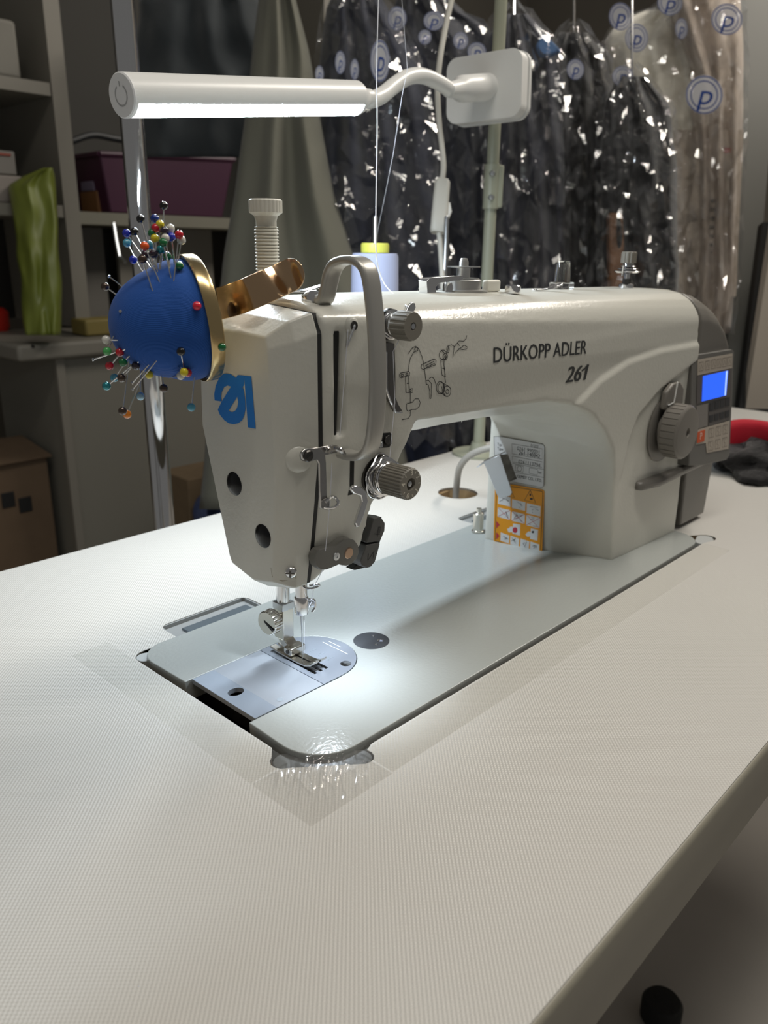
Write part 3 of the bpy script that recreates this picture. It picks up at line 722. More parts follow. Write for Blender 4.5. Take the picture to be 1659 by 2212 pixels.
V, Fc = ribbon_px(BODY, [C3(p) for p in dg_], .42, .3)
mesh('threading_diagram', V, Fc, INK, MC, recalc=False, smooth=False)

# type plate and safety sticker on the column
A0, A1, A2 = HB(1074, 1062)[0], HB(1168, 1085)[0], HB(1075, 1162)[0]
LN = (A1-A0).cross(A2-A0).normalized()
if LN.dot(ray(1100, 1100)) > 0: LN = -LN
LU = (A1-A0); LU.z = 0; LU = (LU - LN*LU.dot(LN)).normalized(); LV = LN.cross(LU); LV = LV if LV.z > 0 else -LV
B0, B1, B2 = HB(1085, 965)[0], HB(1168, 985)[0], HB(1120, 1040)[0]
LN_LOW, A_LOW = LN.copy(), A0.copy()
LN_UP = (B1-B0).cross(B2-B0).normalized()
if LN_UP.dot(ray(1100, 1000)) > 0: LN_UP = -LN_UP
LN, A0 = LN_UP, B0
C7 = lambda pts: crop(1020, 920, 7.135, pts)
def lab(off, pts): return [onplane(A0+LN*off, LN, x, y) for x, y in C7(pts)]
def lab_poly(name, polys, off, m_, par, thick=0.0):
    parts = []
    for p in polys:
        P = lab(off, p); parts.append(prism_g(P, -LN*thick) if thick else (P, [tuple(t) for t in tessellate_polygon([P])]))
    V, Fc = join(parts); return mesh(name, V, Fc, m_, par, smooth=False, recalc=bool(thick))
def lab_lines(name, polys, w, off, m_, par):
    parts = []
    for pts in polys:
        P = lab(off, pts); V = []
        for i, p in enumerate(P):
            t = (P[min(i+1, len(P)-1)]-P[max(i-1, 0)]).normalized(); s = t.cross(LN)*(w/2); V += [p-s, p+s]
        parts.append((V, [(2*i, 2*i+1, 2*i+3, 2*i+2) for i in range(len(P)-1)]))
    V, Fc = join(parts); return mesh(name, V, Fc, m_, par, smooth=False, recalc=False)
LABW = mat('label_silver', (.60, .60, .60), .35); LABY = mat('sticker_yellow', hexc('e0950c'), .4); LABP = mat('picto_white', (.66, .66, .66), .5)
tp = lab_poly('type_plate', [[(335, 165), (420, 162), (1090, 285), (1118, 320), (1100, 920), (1080, 955), (350, 800)]], 1.2, LABW, MC, .5)
lab_lines('plate_border', [[(335, 165), (420, 162), (1090, 285), (1115, 320), (1100, 920), (1080, 952), (350, 805), (335, 165)], [(612, 275), (1082, 355), (1078, 515), (618, 430), (612, 275)],
    [(620, 465), (1080, 555), (1075, 640), (618, 555), (620, 465)], [(618, 575), (1105, 672)], [(350, 660), (1100, 795)], [(665, 600), (790, 625), (785, 715), (665, 690), (665, 600)], [(882, 645), (1010, 670), (1003, 760), (875, 730), (882, 645)], circle2(728, 660, 35, 42, 12)], .28, 1.3, INK, tp)
def lab_text(s, p, size, par, align='LEFT', bold=0, sx=.85):
    o = lab(1.3, [p])[0]; b = lab(1.3, [(p[0]+200, p[1]+38)])[0]; u = (b-o).normalized()
    text_on('print', s, o, u, LN.cross(u) if LN.cross(u).z > 0 else -LN.cross(u), LN, size, INK, par, align=align, off=.02, bold=bold, sx=sx)
for s, p, sz, bo in (('Typ', (385, 280), 3.4, 0), ('Type', (385, 345), 3.4, 0), ('01203', (900, 300), 3.4, 0), ('0261 990001', (690, 345), 4.8, 0), ('261-140342', (718, 412), 4.8, .18), ('0261113794', (712, 550), 4.8, 0), ('bar', (1018, 715), 2.8, .1), ('GEMSY CO., LTD.', (690, 775), 3.9, .15)):
    lab_text(s, p, sz, tp, bold=bo, sx=.78 if 'GEMSY' in s else .85)
LN, A0 = LN_LOW, A_LOW
st = lab_poly('safety_sticker', [[(352, 862), (1090, 985), (1112, 1015), (1075, 1985), (1050, 2005), (352, 1790), (330, 1760)]], 1.2, LABY, MC, .5)
lab_lines('sticker_border', [[(375, 900), (1080, 1010), (1090, 1030), (1050, 1960), (1030, 1975), (365, 1775), (355, 1750), (375, 900)], [(895, 990), (980, 1190), (805, 1145), (895, 990)], [(560, 925), (650, 1105), (480, 1065), (560, 925)]], .45, 1.32, INK, st)
pan = [[(400, 1050), (590, 1100), (590, 1245), (395, 1200)], [(615, 1130), (822, 1180), (815, 1310), (612, 1262)], [(842, 1190), (1055, 1240), (1048, 1395), (838, 1345)],
       [(395, 1255), (588, 1300), (585, 1450), (390, 1400)], [(612, 1315), (812, 1365), (808, 1510), (605, 1460)], [(838, 1370), (1048, 1420), (1035, 1580), (830, 1530)],
       [(440, 1640), (570, 1690), (565, 1810), (435, 1770)], [(590, 1690), (725, 1740), (715, 1870), (585, 1820)], [(745, 1735), (880, 1780), (870, 1915), (738, 1870)], [(895, 1780), (1035, 1830), (1030, 1965), (890, 1920)],
       [(630, 1505), (740, 1520), (735, 1690), (620, 1660)], [(905, 1580), (1015, 1600), (1005, 1770), (890, 1740)], [(540, 1590), (600, 1550), (640, 1570), (620, 1640), (560, 1640)], [(820, 1670), (870, 1625), (910, 1640), (900, 1700), (850, 1710)]]
for p in pan: lab_poly('pictogram', [p], 1.28, LABP, st)
V_l = []
random.seed(3)
for p in pan[:10]:
    for j in range(4):
        a, b = random.random(), random.random(); c_, d_ = random.random(), random.random()
        f = lambda s, t: (lerp(lerp(p[0][0], p[1][0], s), lerp(p[3][0], p[2][0], s), t), lerp(lerp(p[0][1], p[1][1], s), lerp(p[3][1], p[2][1], s), t))
        V_l.append([f(.1+.8*a, .1+.8*b), f(.1+.8*c_, .1+.8*d_)])
lab_lines('pictogram_lines', V_l, .3, 1.36, INK, st)
lab_lines('red_crosses', [[q[0], q[2]] for q in pan[3:6]]+[[q[1], q[3]] for q in pan[3:6]], .3, 1.4, mat('print_red', (.45, .03, .05), .5), st)
lab_poly('red_mark', [circle2(660, 1605, 38, 45, 12)[:-1], [(372, 1465), (425, 1525), (370, 1580)], [(372, 1635), (420, 1695), (370, 1750)]], 1.36, mat('print_red', (.45, .03, .05), .5), st)
lab_poly('black_mark', [circle2(895, 1062, 14, 20, 8)[:-1], circle2(912, 1125, 26, 16, 10)[:-1], circle2(935, 1635, 22, 20, 8)[:-1]], 1.36, INK, st)

# motor cover, control panel, stitch dial, reverse lever
mp = [(486, 223), (505, 220.5), (528, 212), (546, 197), (558, 178), (564, 157), (563, 70), (556, 4), (500, 4), (497, 60), (486, 66)]
rings = []
for dy, tf in ((0, 0), (1.5, .18), (5, .42), (11, .68), (20, .88), (34, 1), (90, 1), (108, .7), (116, .2)):
    rings.append([Vector((x, 30+dy, z-(25*(1-tf)*max(0, (z-158)/65) if z > 158 else 0))) for x, z in mp])
n = len(mp); V = [p for r in rings for p in r]; Fc = [(i*n+k, i*n+(k+1) % n, (i+1)*n+(k+1) % n, (i+1)*n+k) for i in range(len(rings)-1) for k in range(n)]
Fc += [tuple(t) for t in tessellate_polygon([rings[0]])]+[tuple(i+(len(rings)-1)*n for i in t) for t in tessellate_polygon([rings[-1]])]
mme = remesh('motor_cover', V, Fc, 1.6, 4); mme.materials.clear(); mme.materials.append(MOTORP); shade(mme, 180)
link(bpy.data.objects.new('motor_cover', mme), MC)
box('motor_gap_shade', (491, 90, 38), (12, 104, 66), BLACK, MC)  # black box added for the shade in the gap beside the cover
PU = Vector((1, -.05, 0)).normalized(); PV0 = Vector((0, .10, 1)); PV = (PV0-PU*PV0.dot(PU)).normalized(); PN = PU.cross(PV); PN = PN if PN.y < 0 else -PN
PO = Vector((490, 27, 165))
C6 = lambda pts: crop(1380, 700, 5.53, pts)
def pan_p(off, pts): return [onplane(PO+PN*off, PN, x, y) for x, y in C6(pts)]
def pan_poly(name, pts, off, m_, par, thick=.4):
    V, Fc = prism_g(pan_p(off, pts), -PN*thick); return mesh(name, V, Fc, m_, par, smooth=False)
V, Fc = prism_g(pan_p(0, [(640, 385), (660, 372), (1105, 302), (1135, 318), (1140, 360), (1085, 1570), (1050, 1620), (760, 1690), (600, 1690), (620, 1000)]), -PN*12)
cp = mesh('control_panel', V, Fc, mat('panel_grey', (.13, .125, .115), .45), MC, bevel=1.5)
SHEET = mat('panel_sheet', (.42, .37, .31), .5); KEYL = mat('key_line', (.12, .10, .09), .5); KEYD = mat('key_dark', (.03, .03, .033), .5)
pan_poly('key_field', [(705, 428), (1120, 352), (1115, 525), (702, 612)], .5, SHEET, cp)
pan_poly('display_bezel', [(700, 618), (1112, 530), (1100, 868), (690, 955)], .5, mat('bezel_dark', (.10, .09, .085), .4), cp)
pan_poly('display', [(770, 622), (1068, 556), (1043, 852), (757, 925)], .9, mat('lcd_blue', (.01, .05, .3), .3, emit=(hexc('2a63ff'), 1.0)), cp)
pan_poly('display_edge', [(1042, 563), (1060, 559), (1040, 850), (1024, 853)], 1.0, mat('lcd_edge', (.3, .4, .8), .3, emit=(hexc('a8c8ff'), 1.0)), cp)
pan_poly('key_field', [(835, 962), (1098, 882), (1082, 1142), (832, 1222)], .5, mat('bezel_dark', (.10, .09, .085), .4), cp)
pan_poly('key_field', [(690, 985), (828, 950), (822, 1215), (700, 1250)], .5, mat('panel_mid', (.20, .185, .17), .5), cp)
pan_poly('key_field', [(700, 1262), (1085, 1155), (1070, 1490), (815, 1540), (800, 1420), (690, 1440)], .5, SHEET, cp)
pk = pan_poly('program_key', [(705, 1292), (793, 1262), (783, 1398), (697, 1422)], .9, mat('key_orange', hexc('c4532a'), .5), cp)
o_ = pan_p(1.1, [(742, 1342)])[0]; text_on('print', 'P', o_, PU, PV, PN, 9, mat('key_print', (.8, .6, .5), .5), pk, off=.05)
for i in range(4):
    x = 850+i*62; y = 945-i*18
    pan_poly('key', [(x, y), (x+50, y-14), (x+47, y+82), (x-3, y+96)], .9, KEYD, cp)
    pan_poly('key', [(x-4, y+150), (x+45, y+136), (x+42, y+215), (x-6, y+229)], .9, KEYD, cp)
def outline(pts): return [pts[i] for i in (0, 1, 2, 3, 0)]
def pan_lines(polys, w, off, m_, name):
    parts = []
    for pts in polys:
        P = pan_p(off, pts); V = []
        for i, p in enumerate(P):
            t = (P[min(i+1, len(P)-1)]-P[max(i-1, 0)]).normalized(); s = t.cross(PN)*(w/2); V += [p-s, p+s]
        parts.append((V, [(2*i, 2*i+1, 2*i+3, 2*i+2) for i in range(len(P)-1)]))
    V, Fc = join(parts); return mesh(name, V, Fc, m_, cp, smooth=False, recalc=False)
kl = []
for x, y in ((722, 462), (795, 448), (868, 434), (935, 422), (1000, 412), (1060, 400)):
    kl.append(outline([(x, y), (x+50, y-10), (x+48, y+92), (x-2, y+102)])); kl.append([(x+10, y+80), (x+25, y+20), (x+40, y+75)])
for r_ in range(2):
    for i in range(3):
        x = 840+i*84-r_*8; y = 1255-i*22+r_*155
        kl.append(outline([(x, y), (x+58, y-14), (x+54, y+92), (x-4, y+106)])); kl.append([(x+28, y+5), (x+18, y+45), (x+36, y+60), (x+22, y+90)])
tag(pan_lines(kl, .55, .95, KEYL, 'key_outline'), kind='stuff')

D0, dn = HB(1432, 926); yd = onx(D0.x, 1488, 924).y; LD = D0.y-yd
dial = lathe('stitch_dial', [(0, 2), (16, 2), (16, 6), (22.6, 6), (23, 7), (23, LD-2), (21.5, LD-.3), (20.6, LD), (4, LD), (3.6, LD-2), (0, LD-2)], D0, (0, -1, 0), mat('dial_grey', (.19, .175, .155), .42), MC, n=160, ribs=None, sharp=35)
rb = []
for i in range(26):
    a = 2*math.pi*i/26; d = Vector((math.cos(a), 0, math.sin(a)))
    rb.append(box_g(D0+d*23.0+Vector((0, -(LD+5)/2, 0)), (4.6, LD-10, .9), Matrix.Rotation(-a+math.pi/2, 3, 'Y')))
V, Fc = join(rb); mesh('grip_ribs', V, Fc, mat('dial_grey', (.19, .175, .155), .42), dial, bevel=.3)
lathe('dial_well', [(18, -1), (28, -1), (29, .6), (27.5, 1.4), (18, 1.0)], D0, (0, -1, 0), MOTORP, MC, n=48)
prism('dial_bracket', [D0+Vector((x, -1, z)) for x, z in ((-16, 20), (-14, 34), (-4, 40), (12, 40), (20, 34), (22, 20), (8, 16), (-6, 16))], (0, -5, 0), mat('dial_grey', (.19, .175, .155), .42), MC, bevel=1.5)
tube('dial_pointer', [D0+Vector((-9, -6, 22)), D0+Vector((-5, -9, 25)), D0+Vector((-4, -9.5, 42))], 1, mat('pointer_white', (.8, .8, .78), .4), MC, prof=rprof(3.4, 1.2, .5), up=(1, 0, 0))
q0 = onz(70, 1372, 1032)
lever = [(1368, 1034), (1376, 1024), (1410, 1006), (1460, 980), (1500, 968), (1535, 966), (1546, 972), (1540, 982), (1480, 1010), (1430, 1034), (1390, 1043), (1372, 1041)]
prism('reverse_lever', [onz(68, x, y) for x, y in lever], (0, 0, -8), MOTORP, MC, bevel=3)

# fittings on top of the arm
def TOP(X, Y=90): 
    l, nn = cast(BODY, (X, Y, 400), (0, 0, -1)); return l
w0 = TOP(224, 92)
bw = lathe('bobbin_winder', [(0, 0), (17, 0), (17, 1.2), (12.5, 1.6), (12.5, 7.5), (11.5, 8.2), (3.2, 8.2), (3.2, 19.5), (2.2, 21.8), (0, 22)], w0, (0, 0, 1), SATIN, MC, n=32)
lathe('bobbin', [(3.3, 8.4), (11, 8.4), (11, 9), (4.6, 9.3), (4.6, 15.6), (11.3, 15.8), (11.3, 16.6), (3.3, 16.8)], w0, (0, 0, 1), mat('bobbin_alu', (.75, .75, .74), .3, 1), bw, n=32)
lv = w0+Vector((-19, -2, 0))
prism('winder_lever', pl(84, [(922, 607), (930, 600), (965, 597), (1000, 595), (1000, 604), (950, 611), (941, 620), (942, 631), (985, 633), (985, 638), (930, 640), (923, 634)]), (0, 7, 0), CHROME, bw, bevel=.4)
lathe('lever_screw', [(0, 7), (2.6, 6.4), (3.4, 4.5), (3.4, 0)], lv, (0, 0, 1), CHROME, bw, n=18)
t0 = TOP(246, 84); box('winder_stop', t0+Vector((0, 0, 4)), (16, 5, 8), IVORY, bw, bevel=1.4)
t0 = TOP(252, 70); lathe('winder_cutter', [(0, 0), (5, 0), (5.5, 1), (5.5, 5), (4.6, 5.8), (0, 5.8)], t0, (0, 0, 1), CHROME, bw, n=20)
for X_, Y_, r in ((272, 108, 6.5), (378, 112, 7.5), (74, 122, 6)):
    lathe('oil_plug', [(0, 2.2), (r*.7, 1.9), (r, .6), (r, -2)], TOP(X_, Y_), (0, 0, 1), BLACKG, MC, n=24, sharp=180)
for X_, Y_ in ((300, 72), (84, 98)):
    c = TOP(X_, Y_); prism('thread_post', [c+Vector(v) for v in ((-12, 3, .8), (0, 3, .8), (6, 0, 1.5), (16, -3, 4.5), (17, 0, 5), (8, 4, 2.4), (0, 6, 1), (-12, 6, .8))], (0, 0, 1.1), CHROME, MC, bevel=.3)
GLASS = mat('oil_sight_clear', (.9, .9, .88), .06, ior=1.45); GLASS.node_tree.nodes['Principled BSDF'].inputs['Transmission Weight'].default_value = 1.0
g0 = TOP(352, 92)
og = box('oil_sight', g0+Vector((0, 0, 2.5)), (19, 12, 6), GLASS, MC, bevel=1)
lathe('dome', [(6.4, 5), (6.2, 12), (5.6, 20), (4.8, 21.6), (0, 22), (0, 20), (4, 19.6), (4.6, 12), (4.8, 5)], g0, (0, 0, 1), GLASS, og, n=24)
p0 = TOP(449, 86)
wt = lathe('winder_tension', [(0, 0), (6.5, -1), (6.5, 3), (4, 4.2), (2.4, 4.4), (2.4, 30), (0, 30)], p0, (0, 0, 1), CHROME, MC, n=24)
for h, r in ((13, 11.5), (15.2, 9), (17.2, 7)):
    lathe('tension_disc', [(2, h), (r-2, h-.3), (r, h+1.2), (r-.3, h+1.5), (2, h+.5)], p0, (0, 0, 1), CHROME, wt, n=30, sharp=60)
spring(p0*1.0, 0, 0, 1, 1, 1, .1, 'tension_spring', wt) if False else None
tube('tension_spring', [p0+Vector((4.5*math.cos(a*.6), 4.5*math.sin(a*.6), 17.5+a*.11)) for a in range(0, 40)], .5, CHROME, wt, n=6)
lathe('tension_knob', [(2, 21), (6.6, 21), (6.6, 29.5), (5.8, 30.4), (0, 30.6)], p0, (0, 0, 1), KNOBP, wt, n=72, ribs=(1, 2, .5, 6), sharp=25)
lathe('spindle_nut', [(0, 4), (3.6, 4), (3.6, 8), (0, 8)], p0, (0, 0, 1), DSTEEL, wt, n=6)
tube('guide_arm', [p0+Vector((-9, 0, 11)), p0+Vector((-13, -2, 13)), p0+Vector((-14, -3, 19))], .9, CHROME, wt, n=8)
# plastic pressure screw
z1 = ony(104, 572, 430).z; px_ = ony(104, 576, 520).x
prf = [(6.6, 222)]; z = 222
while z < z1-15: prf += [(6.6, z+.2), (5.7, z+.9), (6.6, z+1.6)]; z += 1.7
prf += [(5.6, z1-14), (5.6, z1-11), (6.4, z1-8.6), (9.0, z1-6.8), (9.0, z1-.9), (8.3, z1), (0, z1)]
lathe('pressure_screw', prf, (px_, 104, 0), (0, 0, 1), IVORY, MC, n=72, ribs=(len(prf)-4, len(prf)-3, .35, 3), sharp=30)
# rear fittings seen past the column
lathe('bed_bolt', [(6, 3), (6, 4.5), (5, 5), (5, 21), (4, 22), (2.4, 22.5), (2.4, 26)], (350, 160, 0), (0, 0, 1), NICKEL, MC, n=20)
tube('lift_hose', [Vector((446, 262, -30)), Vector((444, 260, 6)), Vector((432, 246, 36)), Vector((428, 222, 56)), Vector((440, 190, 66)), Vector((455, 160, 66))], 3.6, mat('hose_grey', (.35, .33, .30), .4), MC, n=14, smooth_k=6)
# needle light of the machine, tucked under the head
nl = lathe('needle_light', [(0, 0), (3.2, 0), (3.2, 3), (0, 3)], (72, 66, 77), (0, 0, 1), mat('led_face', (.9, .95, 1), .4, emit=((.82, .92, 1), 6)), MC, n=16)
sl_ = bpy.data.lights.new('needle_light_led', 'SPOT'); sl_.energy = 0.5; sl_.spot_size = math.radians(125); sl_.spot_blend = .9; sl_.color = (.80, .90, 1.0); sl_.shadow_soft_size = .004
so = bpy.data.objects.new('needle_light_led', sl_); COL.objects.link(so); so.location = (.072, .066, .0755); so.rotation_euler = Euler((math.radians(-4), math.radians(2), 0))
# ------------------------------------------------------------------ things on and around the table
# clear protective film taped round the opening
FILM = film_mat('table_film', (.985, .985, .98), .02, .25, bump=(900, .25, .2), veil=.06, veilcol=(.62, .62, .60))
FILMC = film_mat('crinkled_film', (.99, .99, .99), .05, .07, veil=.02, veilcol=(.7, .7, .68))
def sheet(name, x0, y0, x1, y1, nx, ny, zf, m_, label, group=None):
    V = []; Fc = []
    for j in range(ny+1):
        for i in range(nx+1):
            x = lerp(x0, x1, i/nx); y = lerp(y0, y1, j/ny); V.append((x, y, zf(x, y)))
    for j in range(ny):
        for i in range(nx): Fc.append((j*(nx+1)+i, j*(nx+1)+i+1, (j+1)*(nx+1)+i+1, (j+1)*(nx+1)+i))
    o = mesh(name, V, Fc, m_, sharp=180, smooth=None if nx > 40 else False)
    return tag(o, label, 'plastic film', group)
sheet('clear_film', -26.5, 18, -.8, 206, 2, 10, lambda x, y: .18, FILM, 'clear embossed film strip along the short left side of the machine opening')
sheet('clear_film', 30, -26.5, 478, -3, 20, 2, lambda x, y: .18, FILM, 'long clear film strip in front of the machine bed, parallel to the table edge')
def wr(x, y):
    d = (x*.72+y*.69)              # distance across the corner diagonal
    a = mnoise.noise(Vector((x*.05+y*.03, (x-y)*.20, 1.7)))
    r = max(0, 1-abs(a)*3.2)**2
    near = math.exp(-((x-8)**2+(y-2)**2)/330)
    return .22+2.6*near*r+1.4*near
sheet('crinkled_film', -26.5, -27, 29, 17, 80, 66, wr, FILMC, 'crinkled clear film over the grey cushion at the near bed corner')

# ---- LED tube lamp on the thread stand pole
LA, LBp = at(267, 206, 506), at(765, 212, 668)
lx = (LBp-LA).normalized(); lr = 13.3
lamp = thing('tube_lamp', at(1052, 192, 880), 'white LED tube lamp with gooseneck, lit, reaching over the machine head', 'lamp')
def half_tube(r0, a0, a1, e0, e1, n=20, thick=None):
    a, u, v = frame(lx, (0, 0, 1)); V = []; Fc = []
    for P in (LA+lx*e0, LBp-lx*e1):
        for i in range(n+1):
            t = math.radians(lerp(a0, a1, i/n)); V.append(P+(u*math.cos(t)+v*math.sin(t))*r0)
    Fc = [(i, i+1, n+2+i, n+1+i) for i in range(n)]
    return V, Fc
V, Fc = half_tube(lr, -116, 116, 0, 0, 32)
LAMPW = mat('lamp_white', (.78, .78, .76), .35)
mesh('tube_housing', V, Fc, LAMPW, lamp, sharp=180)
V, Fc = half_tube(lr-.3, 114, 246, 1, 3, 16)
LEDM = mat('led_diffuser', (.9, .93, 1), .5, emit=((.80, .91, 1.0), 105.0))
mesh('diffuser', V, Fc, LEDM, lamp, sharp=180)
cap = lathe('end_cap', [(0, -1.8), (lr-.8, -1.8), (lr, -1.0), (lr, 1.5), (0, 1.5)], LA, lx, mat('cap_white', (.82, .82, .82), .4), lamp, n=40)
a_, u_, v_ = frame(lx, (0, 0, 1)); rt = u_.cross(-lx)
PWR = mat('icon_grey', (.42, .42, .42), .5)
def ringseg(o, u, v, r0, r1, a0, a1, n=28):
    V = []
    for i in range(n+1):
        t = math.radians(lerp(a0, a1, i/n)); d = u*math.sin(t)+v*math.cos(t); V += [o+d*r0, o+d*r1]
    return V, [(2*i, 2*i+1, 2*i+3, 2*i+2) for i in range(n)]
oc = LA-lx*1.9
lat = v_
V, Fc = join([ringseg(oc, lat, u_, 5.4, 6.5, 32, 328), ([oc+u_*5+lat*.55, oc+u_*8+lat*.55, oc+u_*8-lat*.55, oc+u_*5-lat*.55], [(0, 1, 2, 3)])])
mesh('power_icon', V, Fc, PWR, cap, smooth=False, recalc=False)
lathe('tube_end', [(lr, -1), (lr, 2), (lr-3, 8), (8.2, 12), (7.4, 14), (7.4, 20)], LBp, lx, LAMPW, lamp, n=36, sharp=60)
gn = [LBp+lx*12, at(800, 216, 705), at(825, 206, 722), at(850, 186, 738), at(880, 167, 755), at(912, 164, 775), at(945, 177, 795), at(972, 194, 812)]
tube('gooseneck', gn, 7.2, LAMPW, lamp, n=16, smooth_k=6, sharp=180)
fh = Vector((math.cos(YAW), math.sin(YAW), 0)); rh = Vector((math.sin(YAW), -math.cos(YAW), 0)); th = math.radians(33)
bu = rh*math.cos(th)-fh*math.sin(th); bn = -fh*math.cos(th)-rh*math.sin(th)
PX, PY = 604, 350
bc = Vector((PX, PY, 0))+bn*22; bc.z = at(1052, 192, 900).z
Rb = Matrix((bu, -bn, Vector((0, 0, 1)))).transposed()
Rt = Rb @ Matrix.Rotation(math.radians(-2), 3, 'Y')
def rrect(name, c, w, h, t, r, m_, bevel):
    P = [c + Rt @ Vector((x, -t/2, z)) for x, z in rprof(w, h, r, 8)]
    prism(name, P, Rt @ Vector((0, t, 0)), m_, lamp, bevel=bevel, sharp=50)
rrect('lamp_base', bc+bn*4, 93, 68, 16, 13, LAMPW, 4)
rrect('base_gap_shade', bc-bn*5.2, 89, 64, 2.4, 12, BLACK, .6)  # black slab added for the dark gap between base and magnet plate
rrect('magnet_plate', bc-bn*9, 95, 70, 5, 14, LAMPW, 1.8)
j0 = gn[-1]; j1 = bc+bn*10+bu*4
tube('base_joint', [j0-(j1-j0).normalized()*4, j0+(j1-j0)*.25, j0+(j1-j0)*.3, j1], [7.2, 9.5, 13, 14], LAMPW, lamp, n=24, sharp=40)

# ---- thread stand
POLE = mat('stand_olive', (.34, .35, .27), .4)
ts_ = thing('thread_stand', (PX, PY, 0), 'olive grey metal thread stand pole rising behind the machine arm', 'thread stand')
lathe('pole', [(7.2, 4), (7.2, 820)], (PX, PY, 0), (0, 0, 1), POLE, ts_, n=24)
sz0, sz1 = at(1062, 448, 925).z, at(1062, 352, 925).z
sv = lathe('sleeve', [(7.3, sz0), (9.6, sz0), (9.6, sz1), (7.3, sz1)], (PX, PY, 0), (0, 0, 1), POLE, ts_, n=24)
box('clamp_ear', Vector((PX, PY, (sz0+sz1)/2))+rh*8-fh*3, (6, 10, sz1-sz0-2), POLE, sv, R=Matrix.Rotation(YAW, 3, 'Z'), bevel=1.5)
for z in (lerp(sz0, sz1, .25), lerp(sz0, sz1, .78)):
    lathe('screw', [(0, 3.4), (2.6, 3), (3.6, 1.2), (3.6, -2)], Vector((PX, PY, z))-fh*9.2-rh*1, -fh, STEEL, sv, n=16)
lathe('foot', [(0, 0), (34, 0), (34, 3), (12, 5), (9, 16), (7.2, 16)], (PX, PY, 0), (0, 0, 1), POLE, ts_, n=28)
SX, SZ = 405, 128
tube('tray_arm', [(PX, PY, SZ-8), (SX, PY, SZ-8)], 4, POLE, ts_, n=12)
lathe('spool_tray', [(0, 0), (32, 0), (34, 2), (0, 2.5)], (SX, PY, SZ-4), (0, 0, 1), POLE, ts_, n=32)
ztip = ony(PY, 806, 466).z
lathe('spool_pin', [(2.6, SZ-2), (2.6, ztip-2), (1.6, ztip), (0, ztip+.3)], (SX, PY, 0), (0, 0, 1), STEEL, ts_, n=14)
e0 = ony(PY+10, 965, 466)
lathe('spool_pin', [(2.8, SZ-8), (2.8, e0.z-2), (1.6, e0.z), (0, e0.z)], (e0.x, PY+10, 0), (0, 0, 1), STEEL, ts_, n=14)
tube('guide_arm', [(PX, PY, 815), (300, 230, 815)], 4, POLE, ts_, n=10)
zc1 = ony(PY, 812, 547).z
spool = thing('thread_spool', (SX, PY, SZ-1), 'lavender thread cone with a yellow core on the stand pin', 'spool')
lathe('thread_cone', [(26, SZ), (26.5, SZ+4), (24.5, zc1-3), (23, zc1), (11, zc1), (11, SZ)], (SX, PY, 0), (0, 0, 1), mat('thread_lavender', (.33, .36, .50), .7, bump=(1500, .3, .3)), spool, n=36)
zc2 = ony(PY, 812, 525).z
lathe('cone_core', [(10.8, SZ), (10.8, zc1+.5), (14.6, zc1+.6), (14.8, zc2-2), (13.8, zc2), (3.2, zc2), (3.2, SZ)], (SX, PY, 0), (0, 0, 1), mat('core_yellow', (.60, .60, .10), .45), spool, n=32)

# ---- lamp cable with in-line switch
WHC = mat('cable_white', (.62, .60, .54), .45)
cable = thing('lamp_cable', at(957, 640, 935), 'white lamp cable with an in-line switch hanging beside the stand pole', 'cable')
c1 = [at(988, -60, 930), at(975, 0, 930), at(962, 60, 930), (at(950, 130, 930)), at(945, 190, 935), at(948, 260, 940), at(955, 320, 940), at(958, 360, 938), at(955, 392, 935)]
tube('cord', c1, 3.4, WHC, cable, n=10, smooth_k=6)
c2 = [at(948, 498, 935), at(953, 560, 935), at(957, 640, 935), at(960, 760, 940), at(965, 832, 945)]
tube('cord', c2, 3.2, WHC, cable, n=10, smooth_k=6)
s0, s1 = at(956, 388, 933), at(946, 503, 933)
sw = tube('switch', [s0, s0+(s1-s0)*.06, s0+(s1-s0)*.35, s0+(s1-s0)*.75, s0+(s1-s0)*.96, s1], [.72, .95, .98, 1.0, 1.0, .8], WHC, cable, prof=rprof(15, 19, 5, 4), up=-fh, sharp=50)
sb = s0+(s1-s0)*.6+rh*9.5
tube('rocker', [sb+(s1-s0).normalized()*-10, sb+rh*2, sb+(s1-s0).normalized()*9], [.7, 1, .7], WHITEP, sw, prof=rprof(6, 5, 1.5), up=-fh)

# ---- thread
thr = thing('sewing_thread', at(872, 690, 480), 'pale thread running down from above into the arm guides and needle', 'thread')
TW = mat('thread_white', (.75, .76, .82), .7)
pt_tab = ony(P1.y-4, 886, 668)
tube('thread_run', [Vector((300, 230, 812)), at(818, -20, 560), at(815, 270, 545), at(812, 470, 530), at(814, 560, 520), at(830, 612, 510), at(858, 642, 490), pt_tab], .42, TW, thr, n=6, smooth_k=5)
tube('thread_run', [P1+Vector((0, -9, -7)), ony(41.5, 849, 760), ony(41.5, 853, 870), ony(40, 850, 900), ony(38, 842, 988)], .22, TW, thr, n=5)
tube('thread_run', [ony(45, 752, 712), ony(47, 745, 800), ony(46, 734, 942)], .22, TW, thr, n=5)
tube('thread_run', [ony(40.5, 717, 1000), ony(40, 713, 1085), ony(45, 706, 1160), ony(48, 703, 1190)], .22, TW, thr, n=5)
tube('thread_run', [ony(52, 702, 1222), ony(73, 678, 1267), NB+Vector((5, -4, 44)), NB+Vector((1.2, -1, 34)), NB+Vector((.6, -.6, 8))], .22, TW, thr, n=5)
tube('thread_run', [Vector((SX, PY, zc2)), at(828, 440, 770), at(850, 330, 700), at(868, 210, 640), at(880, 150, 620), at(868, 0, 590), Vector((300, 230, 812))], .2, TW, thr, n=5)

